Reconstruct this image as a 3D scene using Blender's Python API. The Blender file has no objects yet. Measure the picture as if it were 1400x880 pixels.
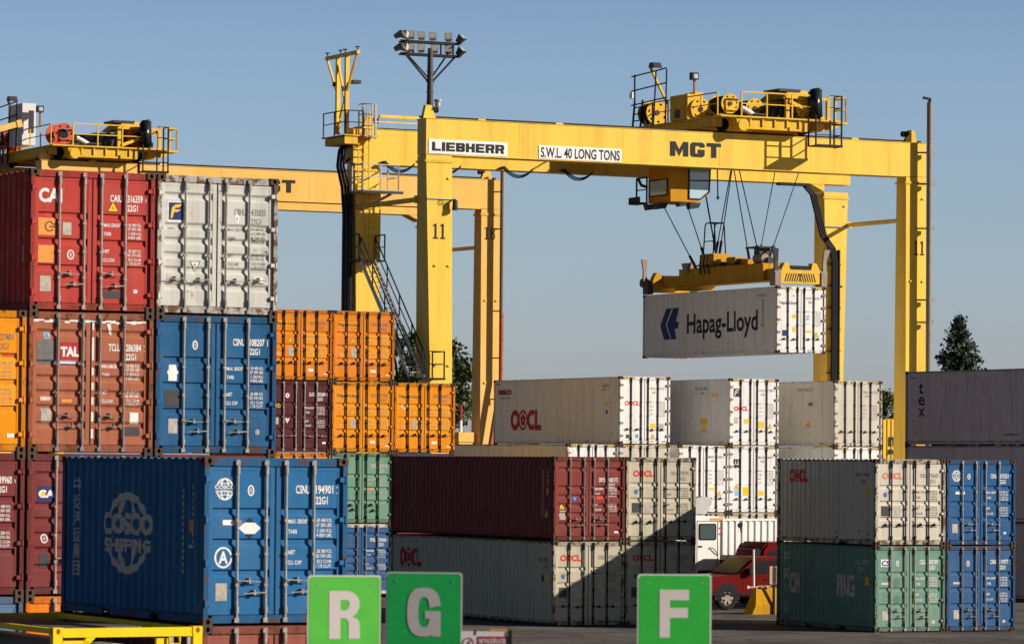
import bpy, bmesh, math, random
from mathutils import Vector, Matrix
R_ = math.radians
random.seed(7)
SC = bpy.context.scene
COL = SC.collection

# ------------------------------------------------------------------ camera, sky, sun, exposure
cam_d = bpy.data.cameras.new('camera')
cam = bpy.data.objects.new('camera', cam_d)
COL.objects.link(cam)
cam_d.sensor_width = 36.0
cam_d.lens = 36.0 * 5480.67 / 1400.0
cam_d.clip_start = 0.5
cam_d.clip_end = 20000
cam.matrix_world = Matrix.Translation((0, 0, 4.98058)) @ Matrix.Rotation(R_(90 + 2.00459), 4, 'X') @ Matrix.Rotation(R_(0.49216), 4, 'Z')
cam_d.dof.use_dof = True
cam_d.dof.focus_distance = 150
cam_d.dof.aperture_fstop = 5.0
SC.camera = cam

SUN = Vector((1.52, -0.36, 0.68)).normalized()      # towards the sun
elev = math.asin(SUN.z)
world = bpy.data.worlds.new('World')
SC.world = world
world.use_nodes = True
nt = world.node_tree
nt.nodes.clear()
wo = nt.nodes.new('ShaderNodeOutputWorld')
bg = nt.nodes.new('ShaderNodeBackground')
sky = nt.nodes.new('ShaderNodeTexSky')
sky.sky_type = 'NISHITA'
sky.sun_disc = False
sky.sun_elevation = elev
sky.sun_rotation = math.atan2(SUN.x, SUN.y)
sky.altitude = 50
sky.air_density = 1.0
sky.dust_density = 0.6
sky.ozone_density = 2.5
bg.inputs['Strength'].default_value = 0.055
# sky: paler, brighter low over the horizon, dimmed overhead to cut fill light
tcw = nt.nodes.new('ShaderNodeTexCoord'); sep = nt.nodes.new('ShaderNodeSeparateXYZ'); mrw = nt.nodes.new('ShaderNodeMapRange')
mrw.interpolation_type = 'SMOOTHSTEP'
for k_, v_ in (('From Min', 0.08), ('From Max', 0.25), ('To Min', 1.14), ('To Max', 0.18)): mrw.inputs[k_].default_value = v_
tint = nt.nodes.new('ShaderNodeVectorMath'); tint.operation = 'MULTIPLY'; tint.inputs[1].default_value = (1.02, 1.085, 1.36)
mulw = nt.nodes.new('ShaderNodeVectorMath'); mulw.operation = 'SCALE'
nt.links.new(tcw.outputs['Generated'], sep.inputs[0]); nt.links.new(sep.outputs['Z'], mrw.inputs['Value'])
tb = nt.nodes.new('ShaderNodeMapRange'); tcx = nt.nodes.new('ShaderNodeCombineXYZ')
for k_, v_ in (('From Min', 0.0), ('From Max', 0.06), ('To Min', 1.60), ('To Max', 1.36)): tb.inputs[k_].default_value = v_
tcx.inputs[0].default_value = 1.02; tcx.inputs[1].default_value = 1.082; nt.links.new(sep.outputs['Z'], tb.inputs['Value']); nt.links.new(tb.outputs[0], tcx.inputs[2]); nt.links.new(tcx.outputs[0], tint.inputs[1])
nt.links.new(sky.outputs[0], tint.inputs[0]); nt.links.new(tint.outputs[0], mulw.inputs[0]); nt.links.new(mrw.outputs[0], mulw.inputs['Scale'])
nt.links.new(mulw.outputs[0], bg.inputs['Color'])
nt.links.new(bg.outputs[0], wo.inputs['Surface'])

sun_d = bpy.data.lights.new('sun', 'SUN')
sun_d.energy = 4.9
sun_d.angle = R_(0.53)
sun_d.color = (1.0, 0.89, 0.775)
sun = bpy.data.objects.new('sun', sun_d)
COL.objects.link(sun)
sun.rotation_euler = SUN.to_track_quat('Z', 'Y').to_euler()
sun.location = SUN * 200

SC.view_settings.view_transform = 'Standard'
SC.view_settings.look = 'None'
SC.view_settings.exposure = 0.5
SC.view_settings.gamma = 1.0
SC.view_settings.use_curve_mapping = False
SC.render.engine = 'CYCLES'
SC.cycles.max_bounces = 6

# ------------------------------------------------------------------ materials
_mats = {}
def nodes_of(name):
    m = bpy.data.materials.new(name)
    m.use_nodes = True
    t = m.node_tree
    return m, t, t.nodes['Principled BSDF']

def paint(name, rgb, rough=0.5, rust=0.0, dirt=0.25, rustcol=(0.10, 0.045, 0.02), fade=0.14, bump=0.012, metal=0.0, ns=1.0, spec=0.03):
    """weathered paint: fading, streaks of grime, rust blotches with their own outline"""
    if name in _mats: return _mats[name]
    m, t, p = nodes_of(name)
    N, Lk = t.nodes.new, t.links.new
    tc = N('ShaderNodeTexCoord'); oi = N('ShaderNodeObjectInfo')
    add = N('ShaderNodeVectorMath'); add.operation = 'ADD'
    sc = N('ShaderNodeVectorMath'); sc.operation = 'SCALE'; sc.inputs['Scale'].default_value = 0.37
    Lk(oi.outputs['Location'], sc.inputs[0]); Lk(tc.outputs['Object'], add.inputs[0]); Lk(sc.outputs[0], add.inputs[1])
    def noise(scale, detail, vec, rgh=0.6):
        n = N('ShaderNodeTexNoise'); n.inputs['Scale'].default_value = scale; n.inputs['Detail'].default_value = detail
        n.inputs['Roughness'].default_value = rgh; Lk(vec, n.inputs['Vector']); return n.outputs['Fac']
    def ramp(fac, a, b, va=0.0, vb=1.0):
        r = N('ShaderNodeMapRange'); r.inputs['From Min'].default_value = a; r.inputs['From Max'].default_value = b
        r.inputs['To Min'].default_value = va; r.inputs['To Max'].default_value = vb; Lk(fac, r.inputs['Value']); return r.outputs['Result']
    def mix(fac, a, b):
        x = N('ShaderNodeMix'); x.data_type = 'RGBA'
        Lk(fac, x.inputs['Factor'])
        for s, v in ((x.inputs['A'], a), (x.inputs['B'], b)):
            if isinstance(v, tuple): s.default_value = (*v, 1)
            else: Lk(v, s)
        return x.outputs['Result']
    v0 = add.outputs[0]
    mp = N('ShaderNodeMapping'); mp.inputs['Scale'].default_value = (5 * ns, 5 * ns, 0.35 * ns); Lk(v0, mp.inputs['Vector'])
    g = sum(rgb) / 3
    pale = tuple(min(0.9, c * 0.75 + g * 0.25 + 0.05) for c in rgb)
    c = mix(ramp(noise(1.3 * ns, 5, v0), 0.46, 0.66, 0, fade), rgb, pale)
    dk = tuple(x * 0.45 + 0.012 for x in rgb)
    c = mix(ramp(noise(1.0, 6, mp.outputs[0]), 0.47, 0.66, 0, dirt), c, dk)
    c = mix(ramp(noise(3.1 * ns, 6, v0, 0.7), 0.5, 0.8, 0, dirt * 0.7), c, tuple(x * 0.6 + 0.02 for x in rgb))
    if rust > 0:
        th = 0.74 - 0.30 * rust
        f = ramp(noise(4.5 * ns, 7, v0, 0.72), th, th + 0.06, 0, 0.9)
        c = mix(f, c, rustcol)
        mp2 = N('ShaderNodeMapping'); mp2.inputs['Scale'].default_value = (11 * ns, 11 * ns, 0.7 * ns); Lk(v0, mp2.inputs['Vector'])
        th2 = 0.76 - 0.22 * rust
        c = mix(ramp(noise(1.0, 4, mp2.outputs[0]), th2, th2 + 0.1, 0, 0.55), c, tuple(x * 1.6 for x in rustcol))
    Lk(c, p.inputs['Base Color'])
    Lk(ramp(noise(2.2 * ns, 4, v0), 0.3, 0.7, max(0.05, rough - 0.12), min(1, rough + 0.18)), p.inputs['Roughness'])
    p.inputs['Metallic'].default_value = metal; p.inputs['Specular IOR Level'].default_value = spec
    if bump > 0:
        b = N('ShaderNodeBump'); b.inputs['Strength'].default_value = 0.35; b.inputs['Distance'].default_value = bump
        Lk(noise(1.7 * ns, 3, v0), b.inputs['Height']); Lk(b.outputs[0], p.inputs['Normal'])
    _mats[name] = m
    return m

def plain(name, rgb, rough=0.6, metal=0.0, var=0.18, scale=6):
    if name in _mats: return _mats[name]
    m, t, p = nodes_of(name)
    tc = t.nodes.new('ShaderNodeTexCoord')
    n = t.nodes.new('ShaderNodeTexNoise'); n.inputs['Scale'].default_value = scale; n.inputs['Detail'].default_value = 5
    r = t.nodes.new('ShaderNodeMapRange'); r.inputs['From Min'].default_value = 0.3; r.inputs['From Max'].default_value = 0.75
    x = t.nodes.new('ShaderNodeMix'); x.data_type = 'RGBA'
    x.inputs['A'].default_value = (*rgb, 1); x.inputs['B'].default_value = (*[c * (1 - var) for c in rgb], 1)
    t.links.new(tc.outputs['Object'], n.inputs['Vector']); t.links.new(n.outputs['Fac'], r.inputs['Value'])
    t.links.new(r.outputs[0], x.inputs['Factor']); t.links.new(x.outputs['Result'], p.inputs['Base Color'])
    p.inputs['Roughness'].default_value = rough; p.inputs['Metallic'].default_value = metal; p.inputs['Specular IOR Level'].default_value = 0.5 if rough < .36 or metal > .1 else 0.15
    _mats[name] = m
    return m

def worn_print(name, rgb, wear=0.35):
    """stencilled lettering whose paint has flaked a little: breaks up in colour only"""
    if name in _mats: return _mats[name]
    return plain(name, rgb, 0.65, 0, wear, 14)

def glass(name, rgb=(0.03, 0.05, 0.05), alpha_t=0.0):   # dark cabin behind the pane
    if name in _mats: return _mats[name]
    m, t, p = nodes_of(name)
    p.inputs['Base Color'].default_value = (*rgb, 1); p.inputs['Roughness'].default_value = 0.05
    p.inputs['Transmission Weight'].default_value = alpha_t; p.inputs['IOR'].default_value = 1.45
    _mats[name] = m
    return m

M_STEEL = plain('galvanised steel', (0.40, 0.39, 0.37), 0.45, 0.35, 0.4)
M_BAR = plain('zinc locking bar', (0.36, 0.335, 0.30), 0.6, 0.0, 0.45, 9)
M_BAR2 = plain('dull locking bar', (0.24, 0.225, 0.205), 0.6, 0.0, 0.5, 9)
M_DARKBAR = plain('dark locking bar', (0.022, 0.020, 0.020), 0.7, 0.0, 0.3)
M_HINGE = plain('hinge grey', (0.30, 0.27, 0.23), 0.6, 0.0, 0.3)
M_CAST = paint('corner casting steel', (0.080, 0.058, 0.044), 0.75, 0.6, 0.4, (0.12, 0.055, 0.028))
M_BLACK = plain('black rubber', (0.012, 0.012, 0.013), 0.7)
M_DKSTEEL = plain('dark painted steel', (0.010, 0.012, 0.015), 0.6)
M_CABLE = plain('cable sheath', (0.012, 0.012, 0.014), 0.55)
M_WHITE = worn_print('white print', (0.78, 0.77, 0.74), 0.25)
M_CREAM = worn_print('faded white print', (0.62, 0.56, 0.50), 0.35)
M_BLK = worn_print('black print', (0.025, 0.025, 0.028), 0.2)
M_GREY = worn_print('grey print', (0.16, 0.16, 0.165), 0.3)
M_RED = worn_print('red print', (0.62, 0.055, 0.035), 0.25)
M_DKRED = worn_print('deep red print', (0.42, 0.03, 0.035), 0.25)
M_FADERED = worn_print('faded red print', (0.66, 0.24, 0.15), 0.4)
M_NAVY = worn_print('navy print', (0.025, 0.035, 0.16), 0.2)
M_BLUEP = worn_print('blue print', (0.03, 0.11, 0.42), 0.2)
M_PATCH = worn_print('fresh blue patch', (0.005, 0.115, 0.36), 0.1)
M_LBLUE = worn_print('light blue print', (0.25, 0.50, 0.70), 0.2)
M_YEL = worn_print('yellow sticker', (0.80, 0.52, 0.03), 0.2)
M_AMB = worn_print('amber sticker', (0.74, 0.31, 0.02), 0.15)
M_ORG = worn_print('orange sticker', (0.75, 0.30, 0.07), 0.25)
M_SILV = plain('data plate', (0.42, 0.38, 0.32), 0.5, 0.2, 0.4, 12)
M_DPATCH = plain('dark plate', (0.06, 0.06, 0.065), 0.5, 0, 0.3)
M_GREENST = worn_print('green sticker', (0.08, 0.40, 0.36), 0.2)
M_TAPE = plain('white sealing tape', (0.75, 0.73, 0.68), 0.6, 0, 0.3)
M_TEAL = worn_print('dulled green', (0.115, 0.215, 0.15), 0.3)

# ------------------------------------------------------------------ mesh builder
class MB:
    def __init__(s): s.v = []; s.f = []
    def poly(s, pts):
        n = len(s.v); s.v += [tuple(p) for p in pts]; s.f.append(tuple(range(n, n + len(pts)))); return s
    def raw(s, vs, fs):
        n = len(s.v); s.v += [tuple(p) for p in vs]; s.f += [tuple(i + n for i in f) for f in fs]; return s
    def box(s, x0, x1, y0, y1, z0, z1):
        if x1 < x0: x0, x1 = x1, x0
        if y1 < y0: y0, y1 = y1, y0
        if z1 < z0: z0, z1 = z1, z0
        return s.raw([(x0, y0, z0), (x1, y0, z0), (x1, y1, z0), (x0, y1, z0), (x0, y0, z1), (x1, y0, z1), (x1, y1, z1), (x0, y1, z1)],
                     [(3, 2, 1, 0), (4, 5, 6, 7), (0, 1, 5, 4), (1, 2, 6, 5), (2, 3, 7, 6), (3, 0, 4, 7)])
    def hexa(s, lo, hi):
        """lo, hi: four points each, both listed the same way round seen from above (anticlockwise)"""
        return s.raw(list(lo) + list(hi), [(3, 2, 1, 0), (4, 5, 6, 7), (0, 1, 5, 4), (1, 2, 6, 5), (2, 3, 7, 6), (3, 0, 4, 7)])
    def bar(s, a, b, w, h=None, up=(0, 0, 1)):
        h = h or w
        a = Vector(a); b = Vector(b); d = (b - a).normalized(); up = Vector(up)
        if abs(d.dot(up)) > 0.98: up = Vector((1, 0, 0))
        r = d.cross(up).normalized() * (w / 2); u = r.cross(d).normalized() * (h / 2)
        P = []
        for q in (a, b): P += [q - r - u, q + r - u, q + r + u, q - r + u]
        return s.raw(P, [(0, 1, 2, 3), (7, 6, 5, 4), (0, 4, 5, 1), (1, 5, 6, 2), (2, 6, 7, 3), (3, 7, 4, 0)])
    def tube(s, pts, r, n=8, cap=True):
        pts = [Vector(p) for p in pts]; rr = r if isinstance(r, (list, tuple)) else [r] * len(pts)
        base = len(s.v); prev = None
        for i, p in enumerate(pts):
            d = (pts[min(i + 1, len(pts) - 1)] - pts[max(i - 1, 0)]).normalized()
            up = Vector((0, 0, 1)) if abs(d.z) < 0.95 else Vector((1, 0, 0))
            if prev is not None: up = prev
            x = d.cross(up).normalized(); y = x.cross(d).normalized(); prev = y
            for k in range(n):
                a = 2 * math.pi * k / n
                s.v.append(tuple(p + x * (rr[i] * math.cos(a)) + y * (rr[i] * math.sin(a))))
        for i in range(len(pts) - 1):
            for k in range(n):
                a = base + i * n + k; b = base + i * n + (k + 1) % n
                s.f.append((a, b, b + n, a + n))
        if cap:
            s.f.append(tuple(base + k for k in reversed(range(n))))
            s.f.append(tuple(base + (len(pts) - 1) * n + k for k in range(n)))
        return s
    def cyl(s, a, b, r, n=12): return s.tube([a, b], r, n)
    def prism(s, pts2, axis, c0, c1):
        """pts2 outline extruded along axis ('x','y','z')"""
        def P(p, c):
            return {'x': (c, p[0], p[1]), 'y': (p[0], c, p[1]), 'z': (p[0], p[1], c)}[axis]
        n = len(pts2); b = len(s.v)
        s.v += [P(p, c0) for p in pts2] + [P(p, c1) for p in pts2]
        s.f.append(tuple(b + i for i in range(n))); s.f.append(tuple(b + n + i for i in reversed(range(n))))
        for i in range(n):
            j = (i + 1) % n; s.f.append((b + i, b + n + i, b + n + j, b + j))
        return s
    def mesh(s, name):
        me = bpy.data.meshes.new(name); me.from_pydata(s.v, [], s.f)
        bm = bmesh.new(); bm.from_mesh(me); bmesh.ops.recalc_face_normals(bm, faces=bm.faces); bm.to_mesh(me); bm.free()
        return me
    def build(s, name, mat, parent=None, smooth=False, bevel=0.0):
        me = s.mesh(name)
        if bevel > 0:
            bm = bmesh.new(); bm.from_mesh(me)
            bmesh.ops.remove_doubles(bm, verts=bm.verts, dist=1e-5)
            bmesh.ops.bevel(bm, geom=[e for e in bm.edges if len(e.link_faces) == 2 and e.calc_face_angle(0) > 0.5], offset=bevel, segments=2, affect='EDGES')
            bm.to_mesh(me); bm.free()
        me.materials.append(mat)
        if smooth:
            for p in me.polygons: p.use_smooth = True
        return link(name, me, parent)

def link(name, me, parent=None):
    o = bpy.data.objects.new(name, me); COL.objects.link(o)
    if parent is not None: o.parent = parent
    return o

def thing(name, label, cat, loc=(0, 0, 0), rz=0.0, group=None):
    o = bpy.data.objects.new(name, None); COL.objects.link(o)
    o.location = loc; o.rotation_euler = (0, 0, rz); o.empty_display_size = 0.5
    o['label'] = label; o['category'] = cat
    if group: o['group'] = group
    return o

def tag(o, label, cat, group=None, kind=None):
    if label: o['label'] = label
    if cat: o['category'] = cat
    if group: o['group'] = group
    if kind: o['kind'] = kind
    return o

class Frame:
    """a yard grid: X, Y, z0 of an origin and the yaw of the row"""
    def __init__(s, X, Y, z0, deg): s.X, s.Y, s.z0, s.t = X, Y, z0, R_(deg)
    def at(s, w, l, z=0):
        c, n = math.cos(s.t), math.sin(s.t)
        return (s.X + w * c - l * n, s.Y + w * n + l * c, s.z0 + z)

# ------------------------------------------------------------------ flat lettering
_txt = {}
def text_tris(s, bold):
    k = (s, bold)
    if k in _txt: return _txt[k]
    cu = bpy.data.curves.new('lettering', 'FONT'); cu.body = s; cu.offset = bold; cu.resolution_u = 3
    ob = bpy.data.objects.new('lettering', cu)
    me = bpy.data.meshes.new_from_object(ob)
    vs = [(v.co.x, v.co.y) for v in me.vertices]; fs = [tuple(p.vertices) for p in me.polygons]
    bpy.data.objects.remove(ob); bpy.data.curves.remove(cu); bpy.data.meshes.remove(me)
    _txt[k] = (vs, fs)
    return vs, fs

class Flat:
    """2-D marks (x right, z up) later laid on a panel"""
    def __init__(s): s.v = []; s.f = []; s.d = []; s.k = 0
    def poly(s, pts):
        n = len(s.v); s.v += list(pts); s.f.append(tuple(range(n, n + len(pts)))); s.k += 1; s.d += [s.k] * len(pts); return s
    def rect(s, x0, x1, z0, z1): return s.poly([(x0, z0), (x1, z0), (x1, z1), (x0, z1)])
    def text(s, body, x, z, h, w=None, bold=0.012, cond=0.62, align='l', rot=0):
        vs, fs = text_tris(body, bold)
        if not vs: return s
        xs = [p[0] for p in vs]; x0 = min(xs); nat = max(xs) - x0
        k = h / 0.70
        kx = (w / nat) if w else k * cond
        W = nat * kx
        dx = {'l': 0, 'c': -W / 2, 'r': -W}[align]
        n = len(s.v)
        for a, b in vs:
            px, pz = (a - x0) * kx + dx, b * k
            if rot: px, pz = px * math.cos(rot) - pz * math.sin(rot), px * math.sin(rot) + pz * math.cos(rot)
            s.v.append((x + px, z + pz)); s.d.append(s.k + 1)
        s.f += [tuple(i + n for i in f) for f in fs]; s.k += 1
        return s
    def ell(s, cx, cz, rx, rz, n=20): return s.poly([(cx + rx * math.cos(2 * math.pi * i / n), cz + rz * math.sin(2 * math.pi * i / n)) for i in range(n)])
    def arc(s, cx, cz, rx, rz, t, a0=0, a1=360, n=28):
        P = [(R_(a0 + (a1 - a0) * i / n)) for i in range(n + 1)]
        for a, b in zip(P, P[1:]):
            s.poly([(cx + rx * math.cos(a), cz + rz * math.sin(a)), (cx + rx * math.cos(b), cz + rz * math.sin(b)),
                    (cx + max(0, rx - t) * math.cos(b), cz + (rz - t) * math.sin(b)), (cx + max(0, rx - t) * math.cos(a), cz + (rz - t) * math.sin(a))])
        return s
    def line(s, a, b, w):
        a = Vector(a); b = Vector(b); d = (b - a).normalized(); r = Vector((-d.y, d.x)) * (w / 2)
        return s.poly([tuple(a + r), tuple(b + r), tuple(b - r), tuple(a - r)])
    def mesh(s, name, to3, cuts=(), axis='x', thick=0):
        """to3(u, v) -> point; cuts: values of u ('x') or v ('z') where the surface below bends"""
        bm = bmesh.new()
        V = [bm.verts.new((p[0], p[1], 0.00003 * (d % 13))) for p, d in zip(s.v, s.d)]   # strokes that cross lie a hair apart
        for f in s.f:
            try: bm.faces.new([V[i] for i in f])
            except ValueError: pass
        if cuts and V:
            k = 0 if axis == 'x' else 1
            lo = min(p[k] for p in s.v); hi = max(p[k] for p in s.v)
            for c in cuts:
                if lo < c < hi:
                    co = (c, 0, 0) if k == 0 else (0, c, 0); no = (1, 0, 0) if k == 0 else (0, 1, 0)
                    bmesh.ops.bisect_plane(bm, geom=bm.verts[:] + bm.edges[:] + bm.faces[:], plane_co=co, plane_no=no)
        for v in bm.verts:
            u_, v_, d_ = v.co; o_ = Vector(to3(u_, v_)); nn = Vector(to3(u_ + .001, v_) ) - o_; nn.normalize()
            nn = nn.cross(Vector((0, 0, 1))); v.co = o_ + nn * d_
        me = bpy.data.meshes.new(name); bm.to_mesh(me); bm.free()
        return me

BLOCK = {}
def block_glyphs(a, b):
    """heavy grotesque capitals in a unit box; a stem width, b bar height"""
    R = lambda x0, x1, z0, z1: [(x0, z0), (x1, z0), (x1, z1), (x0, z1)]
    S = R(0, a, 0, 1); c = .14
    bow = lambda z0, z1: [[(a, z1), (1 - c, z1), (1 - c, z1 - b), (a, z1 - b)], [(a, z0 + b), (1 - c, z0 + b), (1 - c, z0), (a, z0)],
                          [(1 - c, z1), (1, z1 - c), (1, z0 + c), (1 - c, z0), (1 - a, z0 + b), (1 - a, z1 - b)]]
    return {'L': [S, R(a, 1, 0, b)], 'I': [R(0, 1, 0, 1)], 'E': [S, R(a, 1, 0, b), R(a, 1, 1 - b, 1), R(a, .93, .5 - b / 2, .5 + b / 2)],
            'H': [S, R(1 - a, 1, 0, 1), R(a, 1 - a, .5 - b / 2, .5 + b / 2)], 'T': [R(.5 - a / 2, .5 + a / 2, 0, 1 - b), R(0, 1, 1 - b, 1)],
            'B': [S] + bow(.5 - b / 2 + .04, 1) + bow(0, .5 + b / 2 - .04 - .001),
            'R': [S] + bow(.42 - b / 2 + .04, 1) + [[(1 - a * 1.25, .44), (1 - a * .35, .44), (1, 0), (1 - a * 1.05, 0)]],
            'M': [R(0, a * .8, 0, 1), R(1 - a * .8, 1, 0, 1), [(a * .8, 1), (a * .8, .52), (.5, .0), (.5, .48)], [(.5, .48), (.5, 0), (1 - a * .8, .52), (1 - a * .8, 1)]],
            'G': [R(0, a, c, 1 - c), [(0, 1 - c), (c, 1), (1 - c, 1), (1, 1 - c), (1 - a, 1 - b), (a, 1 - b)], R(1 - a, 1, .66, 1 - c), [(0, c), (a, b), (1 - a, b), (1, c), (1 - c, 0), (c, 0)], R(1 - a, 1, c, .52), R(.52, 1 - a, .52 - b, .52)]}
def block_text(fl, s, x, z, h, w, a=.34, b=.24, gap=.10):
    """a word in heavy capitals filling w; I is narrow"""
    G = block_glyphs(a, b); ws = [a * 1.02 if ch == 'I' else (1.25 if ch == 'M' else 1.0) for ch in s]; tot = sum(ws) + gap * (len(s) - 1); u = w / tot
    for ch, q in zip(s, ws):
        k = a if ch not in 'IM' else a
        for p in G[ch]: fl.poly([(x + px * q * u, z + pz * h) for px, pz in p])
        x += (q + gap) * u
    return fl

def put(fl, name, mat, parent, to3, cuts=(), axis='x', label=None):
    if not fl.v: return None
    me = fl.mesh(name, to3, cuts, axis); me.materials.append(mat)
    o = link(name, me, parent)
    if label: o['label'] = label
    return o

# ------------------------------------------------------------------ shipping containers
W = 2.438
HS, HC = 2.591, 2.896
BARS = (0.563, 1.048, 1.385, 1.858)
PITCH, CDEP = 0.278, 0.036

def side_breaks(L):
    """(l, x) of the corrugated side wall, outer crest first"""
    P = []; l = 0.16; n = int((L - 0.32) / PITCH); p = (L - 0.32) / n
    for i in range(n):
        a = l + i * p
        P += [(a, 0.045), (a + 0.09 * p / 0.278, 0.045), (a + 0.145 * p / 0.278, 0.012), (a + 0.225 * p / 0.278, 0.012)]
    P.append((L - 0.16, 0.045))
    return P
def side_breaks_flat(L):
    P = []; n = int((L - 0.3) / 0.30); p = (L - 0.3) / n
    for i in range(n):
        a = 0.15 + i * p
        P += [(a, 0.016), (a + p - 0.03, 0.016), (a + p - 0.015, 0.022)]
    P.append((L - 0.15, 0.016))
    return P
def interp(P, l):
    if l <= P[0][0]: return P[0][1]
    for (a, x), (b, y) in zip(P, P[1:]):
        if l <= b: return x + (y - x) * (l - a) / (b - a)
    return P[-1][1]

def door_profile(style, H):
    """(z, y) of the pressed panel, bottom to top"""
    yo, yi = 0.056, 0.092
    zt = H - 0.20
    P = [(0.24, yo)]
    if style == 'A':
        for zc in (0.86, 1.34, 1.813):
            zc *= H / 2.591
            P += [(zc - 0.135, yo), (zc - 0.085, yi), (zc - 0.010, yi), (zc, yo)]
    elif style == 'B':
        for zc in (0.52, 0.83, 1.10, 1.37, 1.64, 2.20):
            zc *= H / 2.591
            P += [(zc - 0.078, yo), (zc - 0.025, yi), (zc + 0.025, yi), (zc + 0.07, yo)]
    P.append((zt, yo))
    return P

_things = []
_shared = {}
def shared(key, fn):
    if key not in _shared: _shared[key] = fn()
    return _shared[key]

def casting_mesh(sx):
    """corner casting with an oval hole in the end face and one in the outer side face"""
    mb = MB(); X, Y, Z = 0.162, 0.178, 0.118
    def face(o, u, v, nrm, lu, lv):
        n = 16; rim = []; hole = []
        for i in range(n):
            a = 2 * math.pi * i / n; c, d = math.cos(a), math.sin(a)
            m = max(abs(c), abs(d)); rim.append((lu / 2 + c / m * lu / 2, lv / 2 + d / m * lv / 2))
            hole.append((lu / 2 + c * 0.033, lv / 2 + d * 0.042))
        def P(p, k=0): return tuple(Vector(o) + Vector(u) * p[0] + Vector(v) * p[1] - Vector(nrm) * k)
        for i in range(n):
            j = (i + 1) % n
            mb.poly([P(rim[i]), P(rim[j]), P(hole[j]), P(hole[i])])
            mb.poly([P(hole[i]), P(hole[j]), P(hole[j], 0.06), P(hole[i], 0.06)])
        mb.poly([P(h, 0.06) for h in hole])
    face((0, 0, 0), (1, 0, 0), (0, 0, 1), (0, -1, 0), X, Z)
    if sx < 0: face((0, 0, 0), (0, 1, 0), (0, 0, 1), (-1, 0, 0), Y, Z); mb.poly([(X, 0, 0), (X, Y, 0), (X, Y, Z), (X, 0, Z)])
    else: face((X, 0, 0), (0, 1, 0), (0, 0, 1), (1, 0, 0), Y, Z); mb.poly([(0, 0, 0), (0, Y, 0), (0, Y, Z), (0, 0, Z)])
    mb.poly([(0, Y, 0), (X, Y, 0), (X, Y, Z), (0, Y, Z)]); mb.poly([(0, 0, 0), (X, 0, 0), (X, Y, 0), (0, Y, 0)]); mb.poly([(0, 0, Z), (X, 0, Z), (X, Y, Z), (0, Y, Z)])
    me = bpy.data.meshes.new('corner_casting'); me.from_pydata(mb.v, [], mb.f); me.materials.append(M_CAST)
    bm = bmesh.new(); bm.from_mesh(me); bmesh.ops.remove_doubles(bm, verts=bm.verts, dist=1e-5); bmesh.ops.recalc_face_normals(bm, faces=bm.faces); bm.to_mesh(me); bm.free()
    return me

def leaf_mesh(style, H, side):
    """one door leaf: square-tube surround with a pressed panel"""
    xa, xb = (0.085, 1.203) if side == 0 else (1.232, 2.352)
    z0, z1 = 0.165, H - 0.145
    mb = MB(); yf, yb = 0.05, 0.10
    if style == 'C':
        mb.box(xa, xb, yf, yb, z0, z1)
        return mb.mesh('door')
    s = 0.075
    mb.box(xa, xa + s, yf, yb, z0, z1); mb.box(xb - s, xb, yf, yb, z0, z1)
    mb.box(xa + s, xb - s, yf, yb, z0, 0.24); mb.box(xa + s, xb - s, yf, yb, H - 0.20, z1)
    P = door_profile(style, H)
    for (za, ya), (zb, yb_) in zip(P, P[1:]):
        mb.poly([(xa + s, ya, za), (xb - s, ya, za), (xb - s, yb_, zb), (xa + s, yb_, zb)])
    return mb.mesh('door')

def bar_mesh(H, x):
    mb = MB()
    mb.cyl((x, 0.016, 0.05), (x, 0.016, H - 0.035), 0.022, 10)
    for z, d in ((H - 0.255, 0.13), (0.19, 0.10)):
        mb.cyl((x, 0.012, z), (x, 0.012, z + d), 0.033, 10)
    for z in (H - 0.075, 0.085):                        # cam and keeper
        mb.box(x - 0.042, x + 0.030, -0.012, 0.030, z - 0.040, z + 0.032)
    for z in (0.62, 1.10, 1.62):                        # guide brackets
        mb.box(x - 0.030, x + 0.030, -0.006, 0.054, z * H / 2.591 - 0.022, z * H / 2.591 + 0.022)
    me = mb.mesh('locking_bar')
    return me

def handle_mesh(x, z, d):
    """d = -1 handle lies to the left of its bar, +1 to the right"""
    mb = MB()
    mb.tube([(x, -0.015, z + 0.0), (x + d * 0.06, -0.02, z + 0.004), (x + d * 0.39, -0.02, z - 0.012)], [0.015, 0.012, 0.009], 6)
    mb.box(x + d * 0.20 - 0.022, x + d * 0.20 + 0.022, -0.022, 0.052, z - 0.035, z + 0.012)
    mb.box(x + d * 0.20 - 0.010, x + d * 0.20 + 0.010, -0.028, 0.05, z + 0.012, z + 0.05)
    mb.cyl((x + d * 0.20, -0.036, z - 0.015), (x + d * 0.20, -0.012, z - 0.015), 0.018, 8)
    return mb.mesh('handle')

def hinge_mesh(x, z, big):
    mb = MB(); s = 1 if x > 1 else -1
    if big: mb.box(x - s * 0.12, x + s * 0.03, -0.006, 0.052, z - 0.045, z + 0.045)
    else:
        mb.box(x - s * 0.08, x + s * 0.028, 0.0, 0.051, z - 0.035, z + 0.035)
    mb.cyl((x + s * 0.022, 0.004, z - 0.06), (x + s * 0.022, 0.004, z + 0.06), 0.02, 8)
    return mb.mesh('hinge')

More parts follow.
